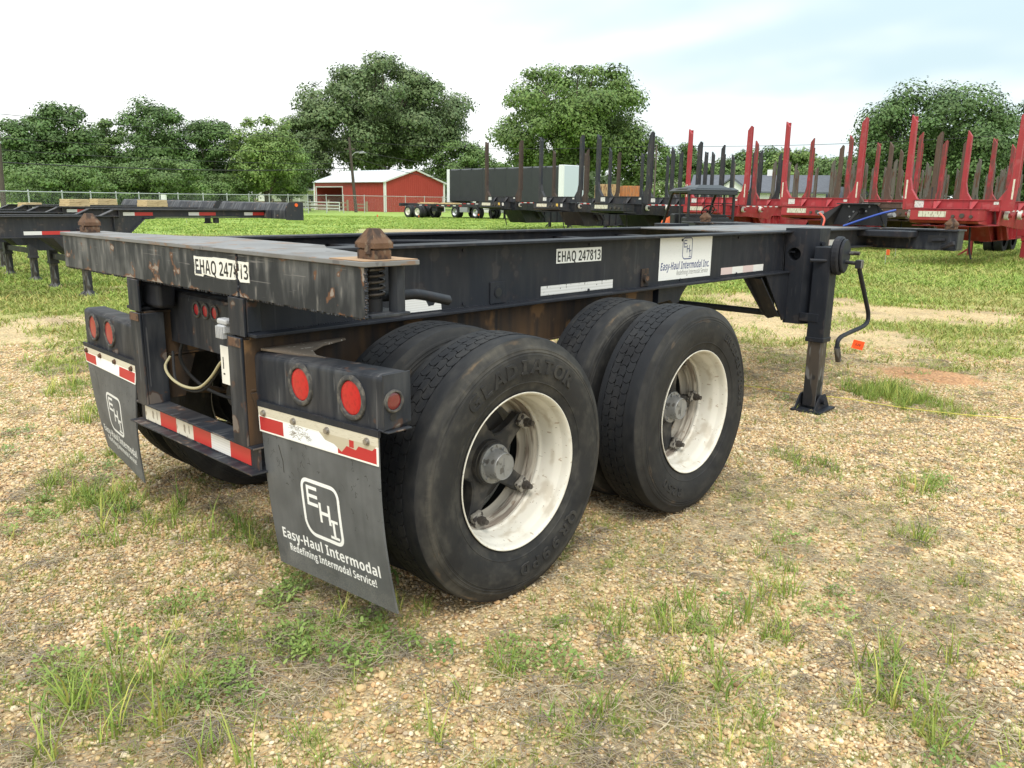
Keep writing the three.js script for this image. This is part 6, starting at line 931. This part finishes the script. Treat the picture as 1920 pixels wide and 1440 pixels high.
// ------------------------------------------------------------ trees
M.bark = S({ map: texture(256, 1.2, (u, v) => mix3([0.06, 0.048, 0.038], [0.15, 0.125, 0.10], tf(u, v, 16, 4, 4, 1))), roughness: 0.95 });
const leafM = S({ vertexColors: true, roughness: 0.65, side: THREE.DoubleSide });
function tree(label, x, z, o) {       // o: h, w, base (crown bottom), lobes, leaf, n, col, seed
  const r = rng(o.seed), t = thing(o.name || 'tree', label, o.cat || 'tree', [x, 0, z]), cy = (o.h * 0.965 + o.base) / 2, ry = (o.h * 0.965 - o.base) / 2, rx = o.w * 0.51;
  const lobes = []; const smaller = 0.86;
  for (let i = 0; i < o.lobes; i++) {  // lobes round the crown and a few inside it
    const inner = i % 4 === 3, f = (i + 0.5) / o.lobes, Y0 = 1 - 2 * f, q = Math.sqrt(Math.max(0, 1 - Y0 * Y0)), th = i * 2.39996 + 0.7 * r(), rr = inner ? 0.15 + 0.4 * r() : 0.84 + 0.22 * r();
    let X = q * Math.cos(th) * rr, Y = Y0 * rr, Z = q * Math.sin(th) * rr; if (Y < -0.55 && !o.bush) Y = -0.55 - 0.35 * (-0.55 - Y);
    const wide = o.shape === 'cone' ? 1.05 - 0.75 * (Y * 0.5 + 0.5) : o.shape === 'vase' ? 0.78 + 0.30 * (Y * 0.5 + 0.5) : 1;
    const s = (o.lobe || 0.30) * (0.62 + 0.75 * r());
    lobes.push([X * rx * wide * (1 - s * 0.6), cy + Y * ry * (1 - s * 0.6), Z * rx * wide * (1 - s * 0.6), s * rx * (0.95 + 0.3 * r()), s * Math.min(rx, ry * 1.1) * (0.72 + 0.3 * r()), 0.84 + 0.32 * r()]);
  }
  const gk = 7.5 / (o.w * 0.9 + 2), gapAt = o.gap ?? 0.33; const P = [], C = [], tot = lobes.reduce((a, l) => a + l[3] * l[3], 0), v = new THREE.Vector3(), u = new THREE.Vector3(), w = new THREE.Vector3(), nrm = new THREE.Vector3();
  for (const l of lobes) {
    const n = Math.round(3.3 * o.n * l[3] * l[3] / tot);
    for (let i = 0; i < n; i++) {
      const a = r() * 6.283, cz = r() * 2 - 1, q = Math.sqrt(1 - cz * cz), rad = Math.pow(r(), 0.5) * (1 + 0.34 * (r() - 0.3) * (r() < 0.4 ? 1 : 0.4)); nrm.set(q * Math.cos(a), cz, q * Math.sin(a));
      if (nrm.y < -0.35 && r() < 0.55) continue;
      const gx = (l[0] + nrm.x * l[3] * rad) * gk, gy = (l[1] + nrm.y * l[4] * rad) * gk * 1.3, gz = (l[2] + nrm.z * l[3] * rad) * gk;
      if (vn(gx + o.seed, gy + gz * 0.7) * 0.55 + vn(gz + 31 + gx * 0.6, gy + 7) * 0.45 < gapAt * (0.85 + 0.3 * r())) continue;
      v.set(l[0] + nrm.x * l[3] * rad, l[1] + nrm.y * l[4] * rad, l[2] + nrm.z * l[3] * rad);
      nrm.x += 1.1 * (r() - 0.5); nrm.y += 0.35 + 1.0 * (r() - 0.5); nrm.z += 1.1 * (r() - 0.5); nrm.normalize();
      u.set(r() - 0.5, r() - 0.5, r() - 0.5).cross(nrm).normalize(); w.copy(nrm).cross(u); const s = o.leaf * 0.5 * (0.5 + 1.0 * r()), s2 = s * (0.45 + 0.4 * r());
      const A = [v.x + u.x * s, v.y + u.y * s, v.z + u.z * s], B = [v.x + w.x * s2, v.y + w.y * s2 - s * 0.12, v.z + w.z * s2], D = [v.x - u.x * s * 0.8, v.y - u.y * s * 0.8, v.z - u.z * s * 0.8], E = [v.x - w.x * s2, v.y - w.y * s2 - s * 0.12, v.z - w.z * s2];
      P.push(...A, ...B, ...D, ...A, ...D, ...E);
      const k = l[5] * (0.84 + 0.32 * r()), yel = 0.9 + 0.25 * r(); let col = [o.col[0] * k * yel, o.col[1] * k, o.col[2] * k];
      if (o.flowers && r() < o.flowers) col = [0.62, 0.62, 0.50];
      for (let j = 0; j < 6; j++) C.push(...col);
    }
  }
  const g = new THREE.BufferGeometry(); g.setAttribute('position', new THREE.Float32BufferAttribute(P, 3)); g.setAttribute('color', new THREE.Float32BufferAttribute(C, 3)); g.computeVertexNormals();
  const gs = [], tr = o.trunk ?? o.w * 0.022 + 0.08, top = mix(o.base, o.h, 0.62);
  const px = []; for (let i = 0; i <= 5; i++) px.push([(r() - 0.5) * 0.25 * i * 0.2 * o.w * 0.2, top * i / 5, (r() - 0.5) * 0.25 * i * 0.2 * o.w * 0.2]);
  for (let i = 0; i < 5; i++) gs.push(cyl(px[i], px[i + 1], tr * (1.25 - i * 0.19), 10, tr * (1.25 - (i + 1) * 0.19)));
  if (!o.bush) for (const l of lobes.slice(0, 16)) { const k = 1 + Math.floor(r() * 3.4), a = px[k], m = [mix(a[0], l[0], 0.5), mix(a[1], l[1], 0.42), mix(a[2], l[2], 0.5)]; gs.push(cyl(a, m, tr * 0.42, 6, tr * 0.28), cyl(m, [l[0], l[1], l[2]], tr * 0.28, 6, tr * 0.08)); }
  part(t, 'trunk', gs, M.bark); mesh('crown', g, leafM, t); return t;
}
const dk = [0.070, 0.136, 0.030], md = [0.092, 0.164, 0.036], lt = [0.128, 0.208, 0.044], oakc = [0.098, 0.152, 0.052], yg = [0.104, 0.178, 0.035];
tree('slim upright dark green tree at the left edge of the left group', -88.1, -25.0, { h: 10.0, w: 4.0, base: 0.4, lobes: 26, leaf: 0.24, n: 5000, col: dk, seed: 1, lobe: 0.5 });
tree('tall dark tree with two crowns behind the rounded bush at left', -90.5, -29.6, { h: 11.4, w: 7.8, base: 1.2, lobes: 34, leaf: 0.28, n: 11000, col: dk, seed: 2, lobe: 0.34 });
tree('rounded pale green bush behind the fence at left', -73.3, -23.0, { h: 4.5, w: 8.6, base: 0.0, lobes: 30, leaf: 0.2, n: 9000, col: md, seed: 3, lobe: 0.34, bush: true, name: 'bush', cat: 'bush' });
tree('mid green bush right of the rounded bush', -75.6, -28.8, { h: 4.7, w: 6.5, base: 0.0, lobes: 26, leaf: 0.2, n: 7000, col: md, seed: 4, bush: true, name: 'bush', cat: 'bush' });
tree('narrow loose tree left of the big dark tree in the left group', -95.0, -36.4, { h: 10.4, w: 6.4, base: 1.4, lobes: 24, leaf: 0.28, n: 6000, col: md, seed: 5 });
tree('tallest dark green tree in the middle of the left group', -86.5, -38.2, { h: 12.1, w: 8.6, base: 1.0, lobes: 40, leaf: 0.27, n: 13000, col: dk, seed: 6, lobe: 0.3 });
tree('dark tree leaning against the tallest one of the left group', -82.8, -42.2, { h: 10.7, w: 7.0, base: 0.6, lobes: 32, leaf: 0.26, n: 10000, col: dk, seed: 7 });
tree('low spreading yellow green tree before the tallest dark tree', -74.8, -33.2, { h: 5.2, w: 9.0, base: 0.2, lobes: 34, leaf: 0.22, n: 10000, col: md, seed: 8, bush: true });
tree('light airy tree with visible pale trunk left of the oak', -76.6, -45.2, { h: 10.0, w: 9.2, base: 1.0, lobes: 40, leaf: 0.24, n: 11000, col: lt, seed: 9, lobe: 0.26 });
tree('mid green tree filling the line between the airy tree and the oak', -84.5, -52.0, { h: 8.6, w: 8.0, base: 0.4, lobes: 32, leaf: 0.26, n: 9000, col: md, seed: 28 });
tree('green shrub at the foot of the airy tree near the fence', -77.8, -41.0, { h: 4.2, w: 7.0, base: 0.0, lobes: 26, leaf: 0.2, n: 7000, col: md, seed: 29, bush: true, name: 'bush', cat: 'bush' });
tree('huge rounded oak behind the red barn', -103.4, -81.6, { h: 23.6, w: 26.5, base: 4.0, lobes: 110, leaf: 0.42, n: 46000, col: oakc, seed: 10, lobe: 0.19, trunk: 0.75 });
tree('grey green tree at the left foot of the oak', -104, -67.8, { h: 14.5, w: 10, base: 0.8, lobes: 34, leaf: 0.36, n: 11000, col: oakc, seed: 11 });
tree('green tree at the right foot of the oak', -88.1, -84.6, { h: 10.9, w: 10.5, base: 0.6, lobes: 32, leaf: 0.33, n: 10000, col: md, seed: 12 });
tree('big broad bright tree behind the tarp covered trailer', -60.1, -76.1, { h: 18.0, w: 19.5, base: 2.6, lobes: 84, leaf: 0.32, n: 36000, col: yg, seed: 13, lobe: 0.21, trunk: 0.55, shape: 'vase' });
tree('smaller tree at the right foot of the big broad tree', -51.6, -80.0, { h: 9.6, w: 7.5, base: 1.2, lobes: 26, leaf: 0.28, n: 7000, col: md, seed: 14 });
tree('distant low tree between the oak and the big broad tree', -115.6, -120.3, { h: 9.7, w: 15, base: 0.5, lobes: 30, leaf: 0.5, n: 6000, col: md, seed: 15 });
tree('flowering bush with white blossom behind the black log trailers', -39.8, -66.4, { h: 3.9, w: 5.0, base: 0.0, lobes: 26, leaf: 0.17, n: 9000, col: lt, seed: 16, flowers: 0.09, bush: true, name: 'bush', cat: 'bush' });
tree('dark pine like tree behind the first red stakes', -54.1, -92.6, { h: 9.9, w: 6.6, base: 1.0, lobes: 30, leaf: 0.26, n: 7000, col: dk, seed: 17, shape: 'cone' });
tree('round tree in the far wood left of the second red trailer', -65.5, -120.6, { h: 8.9, w: 12, base: 0.5, lobes: 28, leaf: 0.45, n: 7000, col: md, seed: 18 });
tree('dark round tree in the far wood behind the second red trailer', -63.8, -132.9, { h: 11.6, w: 14, base: 0.5, lobes: 30, leaf: 0.48, n: 8000, col: dk, seed: 19 });
tree('bright round tree in the far wood between the red stakes', -50.2, -117.2, { h: 10.0, w: 10, base: 0.5, lobes: 28, leaf: 0.42, n: 8000, col: lt, seed: 20 });
tree('mid green tree in the far wood right of the bright one', -47.9, -123.6, { h: 9.0, w: 12, base: 0.5, lobes: 28, leaf: 0.45, n: 8000, col: md, seed: 21 });
tree('low tree in the far wood beside the right tree', -46.5, -138.0, { h: 7.8, w: 13, base: 0.2, lobes: 26, leaf: 0.5, n: 6000, col: dk, seed: 22 });
tree('low tree in the far wood behind the slim pole', -60, -105, { h: 7.4, w: 11, base: 0.3, lobes: 26, leaf: 0.42, n: 7000, col: md, seed: 26 });
tree('large full dark green tree at the right behind the big red stakes', -18.5, -70.4, { h: 11.2, w: 12.6, base: 0.6, lobes: 64, leaf: 0.22, n: 30000, col: dk, seed: 23, lobe: 0.25 });
tree('dark tree at the right edge beside the large right tree', -14.8, -80.5, { h: 10.6, w: 8.5, base: 0.6, lobes: 34, leaf: 0.24, n: 11000, col: dk, seed: 24 });
tree('low shadowy tree at the left foot of the large right tree', -31.6, -100.6, { h: 5.6, w: 11, base: 0.0, lobes: 28, leaf: 0.32, n: 8000, col: dk, seed: 25, bush: true });
tree('green tree behind the long low roof among the red stakes', -30.5, -84.0, { h: 6.6, w: 10, base: 0.2, lobes: 30, leaf: 0.28, n: 9000, col: md, seed: 30 });
tree('dark green tree just left of the large right tree', -26.0, -76.5, { h: 5.4, w: 7.5, base: 0.0, lobes: 26, leaf: 0.24, n: 7000, col: dk, seed: 31, bush: true });
tree('low dark tree beyond the right row of stakes', -7.0, -78, { h: 6.4, w: 13, base: 0.0, lobes: 28, leaf: 0.3, n: 9000, col: dk, seed: 27, bush: true });
// far wood that closes the horizon
{
  const r = rng(99), list = []; const q = tuft(5, 1, 1, 1, 1, 1);
  const g = (() => { const k = rng(12), P = []; for (let i = 0; i < 120; i++) { const a = k() * 6.28, y = k(), d = Math.sqrt(k()) * (1 - 0.55 * y), s = 0.07 + 0.09 * k(), x = d * Math.cos(a), z = d * Math.sin(a), o = () => (k() - 0.5) * s * 2; P.push(x + o(), y + o(), z + o(), x + o(), y + o(), z + o(), x + o(), y + o(), z + o()); } const b = new THREE.BufferGeometry(); b.setAttribute('position', new THREE.Float32BufferAttribute(P, 3)); b.computeVertexNormals(); return b; })();
  for (let i = 0; i < 900; i++) { const a = -0.25 + 1.95 * r(), d = 165 + 50 * r(), h = 4.5 + 5.5 * r() * r() + 2 * r(), k = 0.7 + 0.6 * r(), w = 3 + 3.5 * r(); list.push([CX - d * Math.sin(a), -0.2, CZ - d * Math.cos(a), 0, r() * 6.28, 0, w, h, w, 0.075 * k, 0.115 * k, 0.045 * k]); }
  scatter('far_wood', 'far off green wood closing the horizon behind the field', 'wood', clean(g), S({ roughness: 0.8, side: THREE.DoubleSide }), list);
}

renderer.render(scene, camera);
